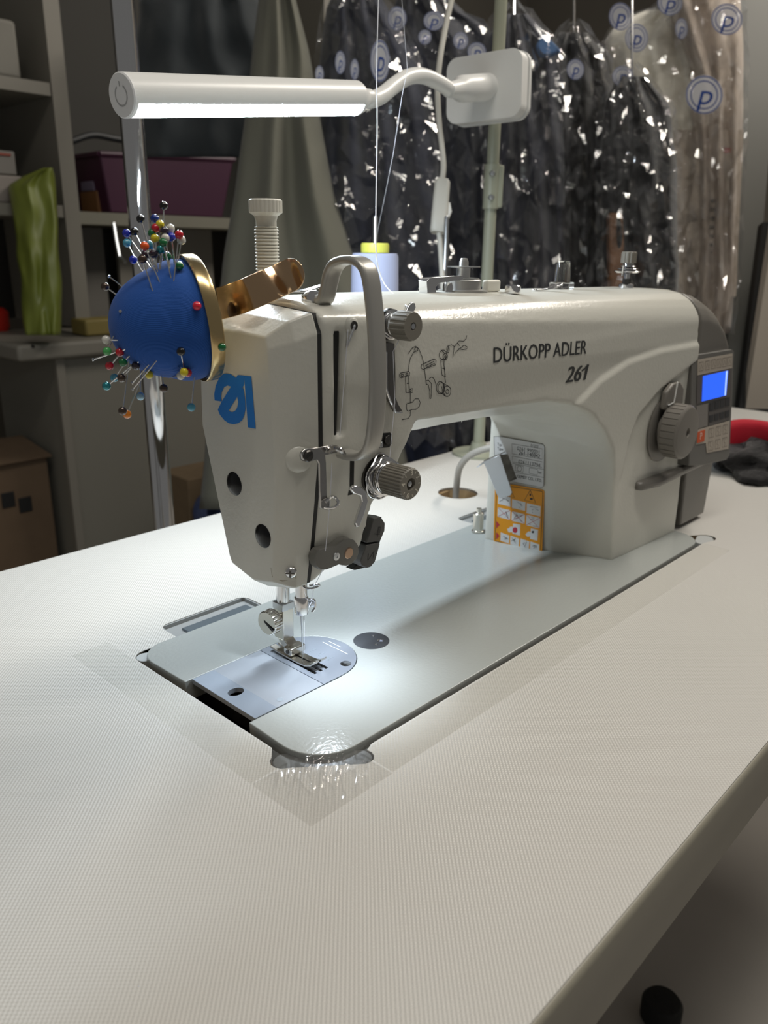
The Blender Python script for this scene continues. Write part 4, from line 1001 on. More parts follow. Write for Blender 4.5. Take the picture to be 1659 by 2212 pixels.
# ---- bent steel seam guide held on the type plate
sg = thing('steel_seam_guide', lab(4, [(500, 1000)])[0], 'bent steel seam guide stuck across the column labels', 'seam guide')
BST = mat('bent_steel', (.60, .61, .63), .3, .85)
V, Fc = prism_g(lab(13, [(178, 548), (437, 443), (572, 862), (622, 1020), (600, 1066), (432, 1112), (392, 1062)]), LN*1.2); mesh('plate', V, Fc, BST, sg, bevel=.4)
a, b, c, d = lab(13, [(437, 443), (572, 862)])+lab(3, [(690, 815), (548, 430)])
V, Fc = prism_g([a, b, c, d], LN*1.2); mesh('folded_side', V, Fc, mat('bent_steel_shaded', (.30, .28, .25), .25, .95), sg, bevel=.4)  # darker copy of the same steel: shade of the folded faces in the colour
a, b, c, d = lab(13, [(178, 548), (195, 570)])+lab(15, [(105, 630), (62, 640)])
V, Fc = prism_g([a, b, c, d], LN*1.0); mesh('tail', V, Fc, BST, sg)
a, b = lab(13, [(178, 548), (437, 443)]); V, Fc = prism_g([a, b, b-LN*10, a-LN*10], Vector((0, 0, .8))); mesh('top_fold', V, Fc, mat('bent_steel_shaded', (.30, .28, .25), .25, .95), sg)

# ---- wrist pincushion clipped to the head
PC = at(423, 689, 412)
pn = (-_r*.961-_u*.277)*.91-_f*.41; pn.normalize(); pup = (_u*.961-_r*.277)
cus = thing('wrist_pincushion', PC-pn*6, 'round blue wrist pincushion in a brass rim clipped to the machine head', 'pincushion')
CLOTH = mat('blue_knit', hexc('0b50a6'), .8, sheen=.12)
nt = CLOTH.node_tree; b_ = nt.nodes['Principled BSDF']
geo = nt.nodes.new('ShaderNodeNewGeometry'); wv = nt.nodes.new('ShaderNodeTexWave'); wv.wave_type = 'BANDS'; wv.bands_direction = 'DIAGONAL'
wv.inputs['Scale'].default_value = 620; wv.inputs['Distortion'].default_value = 1.6; wv.inputs['Detail'].default_value = 2; wv.inputs['Detail Scale'].default_value = 2.0
nt.links.new(geo.outputs['Position'], wv.inputs['Vector']); bp = nt.nodes.new('ShaderNodeBump'); bp.inputs['Strength'].default_value = .5; bp.inputs['Distance'].default_value = .00025
nt.links.new(wv.outputs['Fac'], bp.inputs['Height']); nt.links.new(bp.outputs['Normal'], b_.inputs['Normal'])
HD, RD = 43.5, 29.4
prf = [(28.5, -4)]+[(RD*(1-max(0, (h/HD))**2.25)**(1/2.1)*(1+.045*math.sin(math.pi*min(1, h/18))), h) for h in [HD*(1-math.cos(math.pi/2*i/22)) if False else HD*math.sin(math.pi/2*i/22) for i in range(23)]]
prf[-1] = (0.001, HD)
V, Fc = lathe_g([(max(r, .001), h) for r, h in prf], PC, pn, 64, pup)
cushion = mesh('cushion', V, Fc, CLOTH, cus, sharp=180)
DOME = BVHTree.FromPolygons(V, Fc)
BRASS = mat('brass', (.62, .47, .24), .22, 1.0)
lathe('rim', [(29.8, -4), (31.4, -4.5), (32, -3.8), (32.2, 1.8), (31.8, 2.6), (30.4, 2.4), (29.8, 1)], PC, pn, BRASS, cus, n=72, up=pup, sharp=50)
lathe('back_plate', [(0, -4.2), (31, -4.2), (31, -3), (0, -3)], PC, pn, BRASS, cus, n=48, up=pup)
wdir = (_r*.30-_u*.95).normalized()
bpts = [at(474, 656, 424), at(505, 647, 411), at(540, 634, 405), at(580, 616, 406), at(607, 604, 413), at(628, 594, 415), at(655, 582, 410)]
bl = catmull(bpts, 8); kk = len(bl)
tube('cuff', bl, [1.0 if i < kk-8 else max(.12, math.sqrt(max(0, 1-((i-(kk-9))/8.2)**2))) for i in range(kk)], mat('copper_brass', (.66, .45, .27), .14, 1.0), cus, prof=rprof(16.5, .9, .4), up=wdir, sharp=60)
q = PC-pn*8+(_r*10); lathe('cuff_rivet', [(0, 4), (6, 4), (6, -3), (0, -3)], PC-pn*9, pn, DSTEEL, cus, n=20)

# ---- pins stuck in the cushion
PINC = dict(black='050506', navy='0b2f86', blue='1d2fb0', lightblue='4fa3bf', teal='2a8f98', orange='ee5a12', amber='f08a14', yellow='d9c722', red='c3142a', coral='e0203a', white='d8d6cc', green='0d6b38', palegreen='4fae5e', plum='2c2030', brown='4a3a30', ice='9fc6dc')
pinmats = {k: mat('pin_'+k, hexc(v), .12, (.5 if k in ('brown', 'teal', 'ice') else 0.0), coat=.6) for k, v in PINC.items()}
SHAFT = mat('pin_steel', (.72, .72, .72), .18, 1.0)
sph = None
C1 = lambda p: (200+p[0]/3.318, 400+p[1]/3.318)
def dome_pt(px, py):
    l, nn, i, d = DOME.ray_cast(CAM, ray(px, py).normalized())
    if l is not None: return l
    c = PC+pn*15; p = CAM+ray(px, py)*((c-CAM).dot(_f)); return DOME.find_nearest(p)[0]
def pin(label, col, head, entry, lift=4.0, dd=0.0, hr=2.15):
    hx, hy = C1(head); ex, ey = C1(entry)
    E_ = dome_pt(ex, ey)
    l, nn, i, d = DOME.ray_cast(CAM, ray(hx, hy).normalized())
    de = (E_-CAM).dot(_f)
    dh = (l-CAM).dot(_f)-lift if l is not None else de+dd
    Hd = at(hx, hy, dh)
    ax = (E_-Hd).normalized()
    t = thing('straight_pin', E_, label, 'pin', 'pins in the blue pincushion')
    deep = DOME.find_nearest(E_)[0]
    V, Fc = tube_g([Hd, E_+ax*4.0], .33, 8); mesh('shaft', V, Fc, SHAFT, t)
    if col: lathe('head', [(.001, -hr), (hr*.5, -hr*.87), (hr*.87, -hr*.5), (hr, 0), (hr*.87, hr*.5), (hr*.5, hr*.87), (.001, hr)], Hd, ax, pinmats[col], t, n=18, sharp=180)
    else: lathe('head', [(.001, -.5), (.75, -.4), (.75, .2), (.3, .5)], Hd, ax, SHAFT, t, n=12)
for args in (
    ('topmost pin, black ball head standing above all others', 'black', (510, 148), (490, 545)),
    ('tall pin with small black head, second highest at the left of the tuft', 'black', (345, 243), (425, 560)),
    ('pin with navy ball head just left below the topmost black pin', 'navy', (445, 240), (462, 575)),
    ('pin with bright blue head at the far left of the top tuft', 'blue', (243, 345), (385, 545)),
    ('pin with shiny black head beside the bright blue one in the top tuft', 'black', (300, 335), (405, 560)),
    ('pin with light blue head lowest left of the top tuft', 'lightblue', (247, 415), (337, 597)),
    ('pin with orange-red head in the front of the top tuft', 'orange', (373, 437), (478, 688)),
    ('pin with small teal-blue head partly behind the orange-red one', 'lightblue', (410, 430), (447, 575)),
    ('pin with small yellow head under the navy one', 'yellow', (483, 282), (478, 590)),
    ('pin with dark red head under the navy and yellow ones', 'red', (452, 308), (462, 600)),
    ('pin with plum black head in the middle of the top tuft', 'plum', (515, 328), (486, 600)),
    ('pin with large white head at the upper right of the tuft', 'white', (558, 310), (585, 560)),
    ('pin with bright red head at the right end of the top tuft', 'red', (620, 355), (583, 680)),
    ('pin with white head half hidden behind the bright red one', 'white', (637, 395), (603, 600)),
    ('pin with royal blue head below the large white one', 'blue', (565, 372), (592, 570)),
    ('pin with yellow head in the middle left of the tuft', 'yellow', (447, 382), (460, 600)),
    ('pin with small green head above the middle yellow one', 'green', (427, 345), (452, 600)),
    ('pin with shiny green head in the front centre of the tuft', 'green', (505, 412), (562, 660)),
    ('pin with small white head behind the shiny green one', 'white', (522, 380), (555, 590)),
    ('pin with pearly teal head low in the tuft centre', 'teal', (490, 460), (478, 600)),
    ('pin with dark green head close to the cloth near the brass rim', 'green', (535, 510), (548, 590)),
    ('pin with bright green head lying against the upper brass rim', 'green', (622, 578), (600, 570)),
    ('pin with bronze pearl head whose shaft runs longest down the cloth', 'brown', (358, 530), (428, 748)),
    ('pin with dark head just above the bronze pearl one', 'plum', (380, 497), (430, 600)),
    ('pin with dark head low between the orange-red and teal ones', 'plum', (437, 492), (466, 620)),
    ('pin with blue head close to the cloth at the upper left', 'blue', (292, 535), (335, 575)),
    ('pin with bronze pearl head sticking out at the left side', 'brown', (90, 727), (150, 770)),
    ('headless pin sticking out at the left side above the bronze one', None, (118, 655), (185, 700)),
    ('pin with coral red head pushed flat into the right of the cushion', 'coral', (748, 865), (746, 866), 1.6),
    ('pin end showing as a tiny pale dot on the left of the cushion', None, (200, 905), (201, 906), .3),
    ('pin with black head on the lower right of the cushion', 'black', (633, 1192), (655, 1315), 7),
    ('pin with yellow head at the lower right below the black one', 'yellow', (655, 1340), (612, 1300), 8),
    ('pin with red head hidden behind the lower yellow one', 'red', (682, 1344), (640, 1310), 4),
    ('pin with milky white head at the lower right edge', 'white', (632, 1365), (572, 1385), 6),
    ('pin with dark green head stuck across the brass rim', 'green', (927, 1160), (862, 1184)),
    ('pin with white head sticking out at the lower left', 'white', (97, 1108), (175, 1110)),
    ('pin with pale green head hanging at the lower left', 'palegreen', (105, 1190), (150, 1085)),
    ('long headless pin pointing out at the lower left', None, (4, 1250), (210, 1182)),
    ('pin with dark red head against the cloth at the lower left', 'red', (195, 1198), (225, 1180)),
    ('pin with red head hanging below the long headless pin', 'red', (122, 1295), (205, 1200)),
    ('pin with dark green head hanging at the lower left edge', 'green', (217, 1270), (262, 1225)),
    ('pin with sky blue head below the hanging dark green one', 'lightblue', (157, 1380), (245, 1255)),
    ('pin with pearly teal head hanging lowest at the far left', 'teal', (100, 1440), (300, 1275)),
    ('pin with bronze head beside the sky blue one', 'brown', (207, 1382), (310, 1270)),
    ('pin with ice blue pearl head below the cushion', 'ice', (342, 1512), (338, 1330)),
    ('pin with bronze head lowest of all, behind the orange one', 'brown', (215, 1618), (262, 1255)),
    ('pin with orange head lowest of all under the cushion', 'amber', (248, 1642), (372, 1330)),
    ('short headless pin under the cushion left of the steel post', None, (283, 1418), (400, 1290), 10),
    ('longer headless pin under the cushion crossing in front of the cloth', None, (285, 1465), (455, 1262), 10),
    ('pin with bronze head under the middle of the cushion', 'brown', (510, 1455), (493, 1365), 6),
    ('pin with light blue head hanging alone toward the face plate', 'lightblue', (708, 1592), (728, 1378), 8),
    ('pin with yellow-green head half hidden under the cushion', 'yellow', (405, 1358), (400, 1330), 2),
    ('pin with dark head against the underside of the cushion', 'plum', (310, 1295), (325, 1270)),
): pin(*args)

# ---- scraps of cloth on the table at the right
def blob(name, c, s, m_, seed, amp=.25, nu=40, nv=20):
    V = []; Fc = []
    for j in range(nv+1):
        ph = math.pi*(j/nv)-math.pi/2
        for i in range(nu):
            t = 2*math.pi*i/nu; d = Vector((math.cos(ph)*math.cos(t), math.cos(ph)*math.sin(t), math.sin(ph)))
            k = 1+amp*mnoise.noise(d*2.2+Vector((seed, 0, 0)))+amp*.5*mnoise.noise(d*6+Vector((0, seed, 0)))
            p = Vector((d.x*s[0], d.y*s[1], d.z*s[2]))*k+Vector(c); p.z = max(p.z, .4); V.append(p)
    for j in range(nv):
        for i in range(nu): Fc.append((j*nu+i, j*nu+(i+1) % nu, (j+1)*nu+(i+1) % nu, (j+1)*nu+i))
    return mesh(name, V, Fc, m_, sharp=180)
k0 = onz(0, 1640, 1030)
tag(blob('black_cloth', k0+Vector((70, -2, 10)), (110, 80, 30), mat('cloth_black', (.012, .011, .012), .95, bump=(120, .8, 3), sheen=.3), 3.1, .35), 'crumpled black cloth lying on the table right of the control panel', 'cloth')
rc = [at(1540, 955, 1010), at(1590, 936, 1005), at(1640, 938, 990), at(1690, 950, 960), at(1740, 960, 950)]
o = tube('red_cloth', rc, 1, mat('cloth_red', hexc('b31026'), .8), prof=[(a*1.0, b) for a, b in rprof(34, 20, 8, 4)], up=(0, 0, 1), smooth_k=6, sharp=180)
tag(o, 'red cloth roll lying on top of the crumpled black cloth', 'cloth')
# ------------------------------------------------------------------ background: shelves on the left
YS = 1500
def px_box(name, x0, y0, x1, y1, Y, depth, m_, parent=None, bevel=None):
    """box whose front face spans the given picture corners on the plane y = Y"""
    a = ony(Y, x0, y0); b = ony(Y, x1, y1); lo = Vector((min(a.x, b.x), Y, min(a.z, b.z))); hi = Vector((max(a.x, b.x), Y+depth, max(a.z, b.z)))
    return box(name, (lo+hi)/2, hi-lo, m_, parent, bevel=bevel)
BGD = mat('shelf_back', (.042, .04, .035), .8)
cab = thing('shelf_unit', ony(YS, 300, 1150)*1.0, 'tall pale shelf unit against the back wall left of the garments', 'shelf')
cab.location.z = .08
pA = ony(YS, 135, 250)
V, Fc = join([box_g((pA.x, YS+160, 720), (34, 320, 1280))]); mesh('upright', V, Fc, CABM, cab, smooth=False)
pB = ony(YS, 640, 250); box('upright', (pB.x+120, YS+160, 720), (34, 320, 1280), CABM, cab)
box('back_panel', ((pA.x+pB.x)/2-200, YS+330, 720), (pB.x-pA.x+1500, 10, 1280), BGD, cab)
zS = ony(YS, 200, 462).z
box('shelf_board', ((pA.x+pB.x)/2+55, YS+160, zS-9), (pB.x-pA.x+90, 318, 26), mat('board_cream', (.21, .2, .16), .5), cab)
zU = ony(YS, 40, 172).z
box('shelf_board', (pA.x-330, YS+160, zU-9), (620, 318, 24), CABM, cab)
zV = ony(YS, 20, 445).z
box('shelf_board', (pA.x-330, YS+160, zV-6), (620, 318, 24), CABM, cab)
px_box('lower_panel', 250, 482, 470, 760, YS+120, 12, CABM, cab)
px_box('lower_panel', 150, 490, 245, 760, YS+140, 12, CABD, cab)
# counter with drawer fronts
YCn = 1386
ctr = thing('counter', (1000, YCn+150, FZ), 'pale counter with rounded edge below the shelves', 'counter')
zC = ony(YCn, 150, 738).z; xL = ony(YCn, 38, 755).x
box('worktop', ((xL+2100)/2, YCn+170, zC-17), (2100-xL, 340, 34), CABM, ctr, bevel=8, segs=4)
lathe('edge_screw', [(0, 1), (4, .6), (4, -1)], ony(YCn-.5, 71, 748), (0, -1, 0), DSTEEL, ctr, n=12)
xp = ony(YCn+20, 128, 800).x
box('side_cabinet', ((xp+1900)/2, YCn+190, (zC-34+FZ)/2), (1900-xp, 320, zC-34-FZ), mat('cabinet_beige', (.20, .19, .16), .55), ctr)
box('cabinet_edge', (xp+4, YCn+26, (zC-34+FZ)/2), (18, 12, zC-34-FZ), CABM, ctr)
# brown carton on the floor
ct = thing('cardboard_box', (420, 1500, FZ), 'brown cardboard box with hand holes on the floor under the counter', 'box')
CARD = mat('cardboard', (.13, .085, .05), .8, vary=(20, .15))
q0 = ony(1480, -60, 1010); q1 = ony(1480, 75, 1010)
box('carton', ((q0.x+q1.x)/2, 1620, (FZ+q0.z)/2), (q1.x-q0.x+60, 280, q0.z-FZ), CARD, ct, bevel=3)
for px in (18, 55):
    c_ = ony(1479, px, 1080 if px == 18 else 1090); box('hand_hole', c_, (28, 3, 34), BLACK, ct, bevel=1)
box('flap', ((q0.x+q1.x)/2+10, 1540, q0.z+10), (q1.x-q0.x+50, 150, 4), CARD, ct, R=Matrix.Rotation(math.radians(8), 3, 'X'))
# small carton and tape roll behind the table
c_ = ony(1150, 440, 1060)
cb = box('parcel_box', c_+Vector((40, 60, -90)), (150, 110, 240), mat('parcel_brown', (.16, .11, .06), .8, vary=(30, .2)), bevel=3)
tag(cb, 'small brown parcel box seen just past the left of the head', 'box')
lz = c_.z-210
for o_ in [box('storage_bench', (c_.x+150, 1195, (lz+FZ)/2), (500, 240, lz-FZ), CABD, bevel=4)]: tag(o_, 'low grey bench behind the table carrying the parcel box', 'bench')
tr = ony(1120, 455, 1108); V, Fc = lathe_g([(28, -14), (40, -14), (42, -12), (42, 12), (40, 14), (28, 14), (28, -14)], tr, (.3, -1, .2), 36)
ringo = mesh('tape_roll', V, Fc, mat('tape_blue', (.05, .07, .16), .35), sharp=50); tag(ringo, 'dark blue tape roll leaning on the parcel box', 'tape roll')

# yellow-green bag standing on the counter
def sack(name, rows, d, th, m_, seed, amp, parent=None, nu=36, nv=40, back=True, ph=0.0, freq=3.0, ridge=0.0):
    """closed draped body: rows = (py, left px, right px) at camera distance d (mm)"""
    V = []; Fc = []
    ys = [r[0] for r in rows]
    def edge(t):
        y = lerp(ys[0], ys[-1], t)
        for a, b in zip(rows, rows[1:]):
            if a[0] <= y <= b[0]:
                k = (y-a[0])/(b[0]-a[0]); k2 = k
                return y, lerp(a[1], b[1], k2), lerp(a[2], b[2], k2)
        return y, rows[-1][1], rows[-1][2]
    for side in ((-1, 1) if back else (-1,)):
        for j in range(nv+1):
            y, l, r = edge(j/nv)
            for i in range(nu+1):
                u = i/nu; prf_ = max(0, 1-(2*u-1)**4)**.5
                e = mnoise.noise(Vector((u*4, j/nv*6, seed)))*6*(1 if 0 < i < nu else 1)
                f = amp*(math.sin(u*freq*6.28+ph+2.2*mnoise.noise(Vector((u*2, j/nv*3, seed+3))))*.6+mnoise.noise(Vector((u*freq*2.2, j/nv*5, seed)))*1.2)
                if ridge:
                    w1 = mnoise.noise(Vector((u*7+j/nv*5, j/nv*9-u*3, seed+7))); w2 = mnoise.noise(Vector((u*12-j/nv*4, j/nv*16, seed+9)))
                    f += ridge*((1-abs(w1)*2.2)+.5*(1-abs(w2)*2.2))
                V.append(at(lerp(l, r, u)+e, y, d+side*th*prf_+(f*prf_ if side < 0 else 0)))
    n1 = (nu+1)*(nv+1)
    for s_ in range(2 if back else 1):
        for j in range(nv):
            for i in range(nu): Fc.append((s_*n1+j*(nu+1)+i, s_*n1+j*(nu+1)+i+1, s_*n1+(j+1)*(nu+1)+i+1, s_*n1+(j+1)*(nu+1)+i))
    if back:
        for i in range(nu):
            Fc.append((i, i+1, n1+i+1, n1+i)); k = nv*(nu+1); Fc.append((k+i, k+i+1, n1+k+i+1, n1+k+i))
    return mesh(name, V, Fc, m_, parent, sharp=180)
zc_d = 1630
gb = sack('paper_bag', [(362, 95, 112), (378, 55, 116), (400, 20, 118), (470, 30, 125), (560, 38, 128), (640, 48, 134), (724, 55, 130)], zc_d, 34, mat('bag_lime', (.165, .195, .03), .42, vary=(14, .35)), 1.3, 9, freq=2)
tag(gb, 'crumpled lime green bag standing on the counter', 'bag')
ri = lathe('red_jar', [(0, 0), (26, 0), (30, 10), (30, 42), (20, 52), (0, 54)], onz(zC, 3, 716)+Vector((0, 25, 0)), (0, 0, 1), mat('jar_red', hexc('b8261a'), .4), n=24)
tag(ri, 'red jar at the left end of the counter', 'jar')
yt = box('yellow_case', ony(1450, 215, 708)+Vector((20, 30, 12)), (110, 70, 36), mat('case_ochre', (.22, .17, .05), .6), bevel=5); yt.location.z = (zC+1)/1000
tag(yt, 'flat ochre case on the counter behind the pincushion', 'case')
# purple bin, orange box and cloths on the shelf
bn_ = thing('storage_bin', (ony(YS, 350, 455).x, YS+100, zS+4), 'dark purple plastic bin on the shelf behind the lamp', 'bin')
a, b, c, d = ony(YS+20, 238, 452), ony(YS+20, 480, 450), ony(YS+20, 505, 345), ony(YS+20, 215, 332)
for p in (a, b): p.z = zS+4
PUR = mat('bin_purple', (.05, .009, .032), .45)
V = [a, b, c, d]+[p+Vector((0, 200, 0)) for p in (a, b, c, d)]
mesh('bin_body', V, [(0, 1, 2, 3), (4, 7, 6, 5), (0, 4, 5, 1), (0, 3, 7, 4), (1, 5, 6, 2)], PUR, bn_, bevel=4)
tube('bin_rim', [d, c, c+Vector((0, 200, 0)), d+Vector((0, 200, 0)), d], 6, PUR, bn_, n=8)
ob = px_box('carton_orange', 208, 405, 245, 455, YS+60, 80, mat('carton_orange', (.20, .09, .03), .6), bevel=2); ob.location.z = (zS+4.5)/1000
tag(ob, 'small orange carton left of the purple bin', 'carton')
ub = px_box('carton_lilac', 200, 380, 236, 404, YS+70, 60, mat('carton_lilac', (.18, .15, .22), .6), bevel=2); ub.location.z = ob.location.z+ob.dimensions.z+.0005
tag(ub, 'small lilac carton stacked on the orange carton', 'carton')
tag(tube('looped_cord', [ony(YS+30, 155, 305), ony(YS+40, 200, 292), ony(YS+40, 250, 300), ony(YS+40, 330, 312), ony(YS+40, 420, 318), ony(YS+40, 470, 300)], 7, mat('cord_black', (.012, .014, .016), .5), n=8, smooth_k=6), 'black cord looped above the purple bin', 'hose')  # a black cord, swept as a thick tube
# folded things on the left shelves
for (x0, y0, x1, y1, m_, nm, lb, ct_) in (
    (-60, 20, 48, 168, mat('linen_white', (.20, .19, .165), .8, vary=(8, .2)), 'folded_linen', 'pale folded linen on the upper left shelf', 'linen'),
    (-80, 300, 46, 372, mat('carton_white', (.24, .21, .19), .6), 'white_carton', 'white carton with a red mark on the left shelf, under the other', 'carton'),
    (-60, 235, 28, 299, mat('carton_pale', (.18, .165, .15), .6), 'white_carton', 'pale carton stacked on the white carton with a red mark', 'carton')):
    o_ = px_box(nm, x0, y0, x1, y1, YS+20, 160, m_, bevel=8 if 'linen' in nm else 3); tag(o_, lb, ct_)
    if nm == 'folded_linen': o_.location.z = (zU+4)/1000
    if 'with a red mark on' in lb:
        o_.location.z = (zV+7)/1000; w_ = o_
    if 'stacked' in lb: o_.location.z = w_.location.z+w_.dimensions.z+.001
rm = px_box('red_mark', -10, 314, 22, 322, YS+17, 3, mat('print_red_dim', (.25, .05, .03), .6)); rm.parent = w_; rm.matrix_parent_inverse = Matrix.Translation(w_.location).inverted(); rm.location.z = w_.location.z+.09

# chrome upright of a garment rack
cpz = thing('rack_post', (268, 572, FZ), 'shiny chrome rack post standing behind the left of the table', 'post')
lathe('tube', [(12.6, 20), (12.6, 1900)], (268, 572, FZ), at(264, 0, 830)-Vector((268, 572, FZ)), mat('polished_chrome', (.80, .81, .83), .05, 1.0), cpz, n=32)
lathe('foot', [(0, 0), (70, 0), (70, 8), (20, 24), (12.6, 30)], (268, 572, FZ), (0, 0, 1), CHROME, cpz, n=28)
hk = tube('wall_hook', [at(246, 482, 1560), at(252, 520, 1560), at(259, 556, 1560), at(270, 566, 1545)], 4, STEEL, n=8); tag(hk, 'short steel hook left of the chrome post', 'hook')

# ------------------------------------------------------------------ garments in dry-cleaning bags
rail_d = 1420
RZ = at(900, -330, rail_d).z
rl = tube('garment_rail', [at(480, -330, rail_d), at(1800, -330, rail_d)], 14, CHROME, n=14)
for p in (0,): pass
tag(rl, 'chrome garment rail carrying the bagged clothes', 'rail')
BAG = film_mat('bag_film', (.97, .975, .98), .10, .07, bump=(30, .35, 6), veil=.03, veilcol=(.5, .5, .52))
LOGOB = mat('print_blue', hexc('24499a'), .5); LOGOW = film_mat('print_white', (.9, .9, .95), .02, .3, veil=.72, veilcol=(.88, .88, .92))
def crumple(name, rows, d, th, seed, parent, nu=13, nv=34):
    """creased film in front of a garment: faceted folds that drape from the shoulders"""
    rg = random.Random(seed); V = []; Fc = []; ys = [r[0] for r in rows]
    y1 = min(ys[-1], 960)
    for j in range(nv+1):
        y = lerp(ys[0], y1, (j/nv)**1.05)
        for a, b in zip(rows, rows[1:]):
            if a[0] <= y <= b[0]: k = (y-a[0])/(b[0]-a[0]); l, r = lerp(a[1], b[1], k), lerp(a[2], b[2], k); break
        for i in range(nu+1):
            u = i/nu; ins = 0 < i < nu
            fold = 10*math.sin(u*17+seed+1.6*math.sin(j*.35+seed))
            dz = (rg.gauss(0, 9)+fold) if ins else 0
            V.append(at(lerp(l, r, u)+(rg.uniform(-.38, .38)*(r-l)/nu if ins else rg.uniform(-3, 3)), y+rg.uniform(-.42, .42)*(y1-ys[0])/nv, d-th*max(0, 1-(2*u-1)**2)*.8+dz))
    for j in range(nv):
        for i in range(nu):
            a, b, c, e = j*(nu+1)+i, j*(nu+1)+i+1, (j+1)*(nu+1)+i+1, (j+1)*(nu+1)+i
            Fc += [(a, b, c), (a, c, e)] if rg.random() < .5 else [(a, b, e), (b, c, e)]
    return mesh(name, V, Fc, BAG, parent, smooth=False)
def garment(nm, label, rows, d, th, color, seed, amp, logos=(), bag=True, sheen=.2, freq=3.0, grow=12, roof=True, rough=.85):
    top = at((rows[0][1]+rows[0][2])/2, rows[0][0], d)
    t = thing(nm, at((rows[-1][1]+rows[-1][2])/2, rows[-1][0], d), label, 'garment', 'clothes on the garment rail')
    sack('cloth', rows, d, th, mat('cloth_%s_%d' % (nm, seed), color, rough, sheen=sheen, bump=(90, .3, 1.5)), seed, amp, t, freq=freq)
    hx = (rows[0][1]+rows[0][2])/2
    h0 = at(hx, rows[0][0]+4, d); hr_ = at(hx, -330, rail_d)
    tube('hanger_hook', [h0, h0+(hr_-h0)*.5, hr_+Vector((0, 0, 18))], 2.0, CHROME, t, n=8)
    if bag:
        r2 = [(rows[0][0]-26, (rows[0][1]+rows[0][2])/2-14, (rows[0][1]+rows[0][2])/2+14)]+[(y, l-grow, r+grow) for y, l, r in rows]
        bg_ = crumple('plastic_bag', r2, d-th-10, th, seed+11, t)
        for (lx_, ly, rx_, ry_, ch) in logos:
            o = at(lx_, ly, d-2*th-34); k = (d-2*th-34)/FPX
            nrm = -ray(lx_, ly).normalized(); uu = (_r-nrm*_r.dot(nrm)).normalized(); vv = (_u-nrm*_u.dot(nrm)).normalized()
            V = [o+uu*(rx_*k*math.cos(a))+vv*(ry_*k*math.sin(a)) for a in [math.radians(i*15) for i in range(24)]]
            dk = mesh('logo_disc', V, [tuple(range(24))], LOGOW, bg_, smooth=False, recalc=False)
            parts = []
            for s_ in (.97, .74):
                V = []
                for i in range(25):
                    a = math.radians(i*15)
                    for q_ in (s_, s_-.055): V.append(o+nrm*.6+uu*(rx_*k*q_*math.cos(a))+vv*(ry_*k*q_*math.sin(a)))
                parts.append((V, [(2*i, 2*i+1, 2*i+3, 2*i+2) for i in range(24)]))
            Vt, Ft = text_pts('p', 1.0, 'CENTER', .25)
            parts.append(([o+nrm*.6+uu*(x*rx_*k*1.7)+vv*((y-.02)*ry_*k*1.5) for x, y, z in Vt], Ft))
            V, Fc = join(parts); V2 = mesh('logo_print', V, Fc, LOGOB, t, smooth=False, recalc=False)
    return t
garment('dark_coat', 'dark blue-grey coat hanging behind the tube lamp', [(-60, 380, 450), (0, 300, 560), (120, 290, 590), (340, 300, 590)], 1560, 40, (.020, .026, .030), 2, 16, bag=False)
garment('garment_cover', 'grey-green cloth cover flaring out beside the threaded white screw', [(-80, 570, 620), (0, 558, 640), (110, 545, 668), (260, 528, 692), (420, 505, 722), (560, 482, 766), (800, 455, 835), (1100, 430, 900)], 1290, 45, (.125, .123, .095), 5, 16, bag=False, sheen=.1, freq=2)
garment('bagged_suit', 'navy suit in clear plastic left of the hanging thread', [(-70, 745, 785), (20, 705, 840), (130, 690, 900), (320, 690, 945), (640, 700, 965), (1100, 710, 970)], 1380, 50, (.010, .014, .034), 8, 26, [(821, 132, 21, 40, 'p'), (735, 135, 11, 22, 'p'), (766, 150, 9, 20, 'p'), (690, 160, 9, 16, 'p')])
garment('bagged_suit', 'black suit in clear plastic behind the white lamp cable', [(-60, 880, 930), (15, 850, 985), (60, 835, 1060), (170, 870, 1085), (640, 880, 1075), (1100, 890, 1080)], 1450, 50, (.012, .014, .026), 14, 28, [(858, 40, 20, 22, 'p'), (937, 45, 22, 18, 'p'), (918, 80, 14, 14, 'p')])
garment('bagged_suit', 'charcoal suit in clear plastic right behind the stand pole', [(30, 1080, 1140), (80, 1055, 1190), (150, 1045, 1215), (640, 1060, 1225), (1100, 1070, 1230)], 1400, 50, (.018, .019, .032), 21, 28, [(995, 88, 16, 16, 'p'), (1030, 112, 20, 18, 'p')])
garment('bagged_coat', 'brown-black coat in clear plastic above the clear oil window', [(70, 1210, 1270), (120, 1185, 1310), (200, 1180, 1330), (640, 1195, 1330), (720, 1196, 1330)], 1460, 50, (.020, .018, .017), 27, 28, [(1243, 150, 18, 20, 'p'), (1345, 165, 22, 20, 'p')])
garment('bagged_coat', 'black coat in clear plastic above the winder tension post', [(165, 1335, 1395), (225, 1305, 1445), (330, 1298, 1462), (640, 1300, 1465), (720, 1302, 1466)], 1360, 45, (.006, .006, .007), 33, 24)
garment('bagged_shirt', 'white shirt in clear plastic at the upper right', [(20, 1400, 1500), (48, 1340, 1508), (85, 1310, 1512), (180, 1318, 1518), (260, 1330, 1524), (640, 1420, 1524), (720, 1422, 1520)], 1560, 40, (.80, .76, .66), 39, 12, [(1375, 82, 24, 27, 'p'), (1472, 62, 13, 20, 'p'), (1340, 36, 24, 26, 'p'), (1447, 6, 26, 24, 'p')])
garment('bagged_shirt', 'pinkish beige shirt in clear plastic at the far right', [(-80, 1480, 1560), (-20, 1430, 1600), (150, 1490, 1606), (330, 1500, 1602), (640, 1495, 1584), (720, 1494, 1578)], 1520, 40, (.42, .35, .29), 45, 14, [(1570, 42, 32, 30, 'p'), (1521, 205, 38, 38, 'p')])
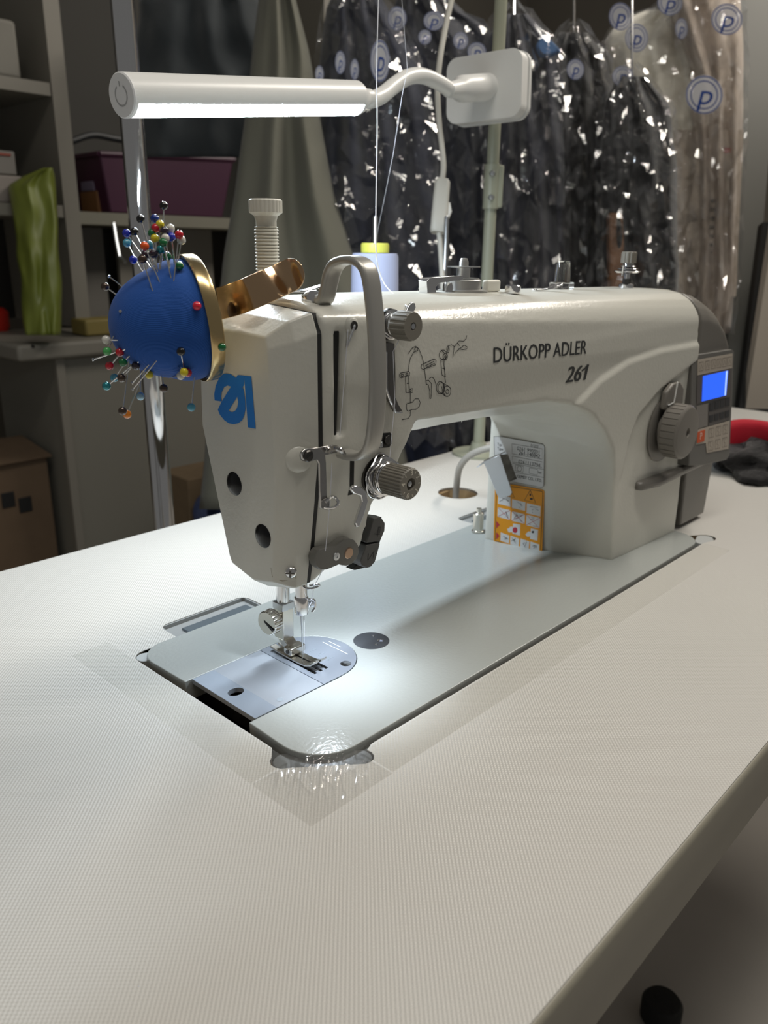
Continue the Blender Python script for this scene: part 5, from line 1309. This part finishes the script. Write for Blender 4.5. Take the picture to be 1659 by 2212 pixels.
# printed care card hanging with the beige shirt, wood hanger end, blue collar
cc = prism('care_card', [at(1456, 280, 1490), at(1606, 280, 1490), at(1590, 640, 1490), at(1452, 640, 1490)], _f*3, mat('card_beige', (.46, .39, .32), .6))
tag(cc, 'pale printed card behind the plastic at the far right, with a red bar', 'card')
for i, (y, w_) in enumerate(((325, 0),)):
    bar = prism('red_bar', [at(1540, y-4, 1488), at(1590, y-7, 1488), at(1590, y+5, 1488), at(1540, y+6, 1488)], _f*1, mat('bar_red', (.28, .02, .02), .6), cc)
for i in range(11):
    y = 430+i*19; prism('print_line', [at(1532, y, 1488), at(1532+22+(i*7) % 14, y-1, 1488), at(1532+22+(i*7) % 14, y+6, 1488), at(1532, y+7, 1488)], _f*1, mat('line_grey', (.16, .14, .12), .6), cc)
prism_o = prism('wooden_slat', [at(1316, 458, 1300), at(1345, 458, 1300), at(1349, 520, 1300), at(1345, 640, 1300), (at(1344, 720, 1300)), at(1318, 720, 1300), at(1318, 600, 1300)], _f*20, mat('slat_wood', (.20, .09, .035), .5), bevel=3)
tag(prism_o, 'orange-brown wooden slat left of the winder tension post', 'slat')
bc_ = prism('blue_collar', [at(1158, 96, 1330), at(1172, 72, 1330), at(1196, 90, 1330), at(1214, 108, 1330), at(1190, 118, 1330), at(1166, 116, 1330)], _f*12, mat('collar_blue', (.012, .10, .28), .6), bevel=3)
tag(bc_, 'bright blue collar sticking out beside the lamp base', 'collar')
# grey roller banner, black post and pale cabinet at the right edge
bn2 = prism('grey_board', [at(1592, -100, 1640), at(1700, -100, 1640), at(1642, 560, 1560), at(1600, 930, 1510), at(1536, 930, 1510), at(1560, 600, 1560)], _f*25, mat('board_grey', (.085, .085, .075), .6))
tag(bn2, 'grey board standing behind the motor cover', 'board')
bp_ = prism('black_partition', [at(1648, 480, 1490), at(1720, 480, 1490), at(1690, 930, 1490), at(1590, 930, 1490)], _f*20, mat('panel_black', (.006, .006, .006), .7))
tag(bp_, 'black panel edge between the grey board and the pale partition', 'partition')
e0_ = at(1640, 700, 1440); e0_.z = 0
pc_ = box('pale_partition', e0_+rh*300+fh*12+Vector((0, 0, 120)), (600, 20, 1740), mat('cabinet_pale', (.42, .37, .31), .6), R=Matrix.Rotation(YAW-math.pi/2, 3, 'Z'))
tag(pc_, 'pale partition wall at the right edge beyond the table', 'partition')
# foot pedal on the floor below the table
fpd = thing('foot_pedal', onz(FZ, 1440, 2175), 'black foot pedal on the floor under the table front', 'pedal')
c_ = onz(FZ+40, 1432, 2160)
lathe('pedal_pad', [(0, 0), (22, 0), (27, 6), (27, 30), (23, 36), (0, 38)], (c_.x, c_.y, FZ+4), (0, 0, 1), mat('pedal_black', (.006, .006, .006), .7, bump=(60, .8, 4)), fpd, n=36)
tube('pedal_rod', [Vector((c_.x-90, c_.y+70, FZ+18)), Vector((c_.x-280, c_.y+300, FZ+20))], 16, DGREYP, fpd, n=10)
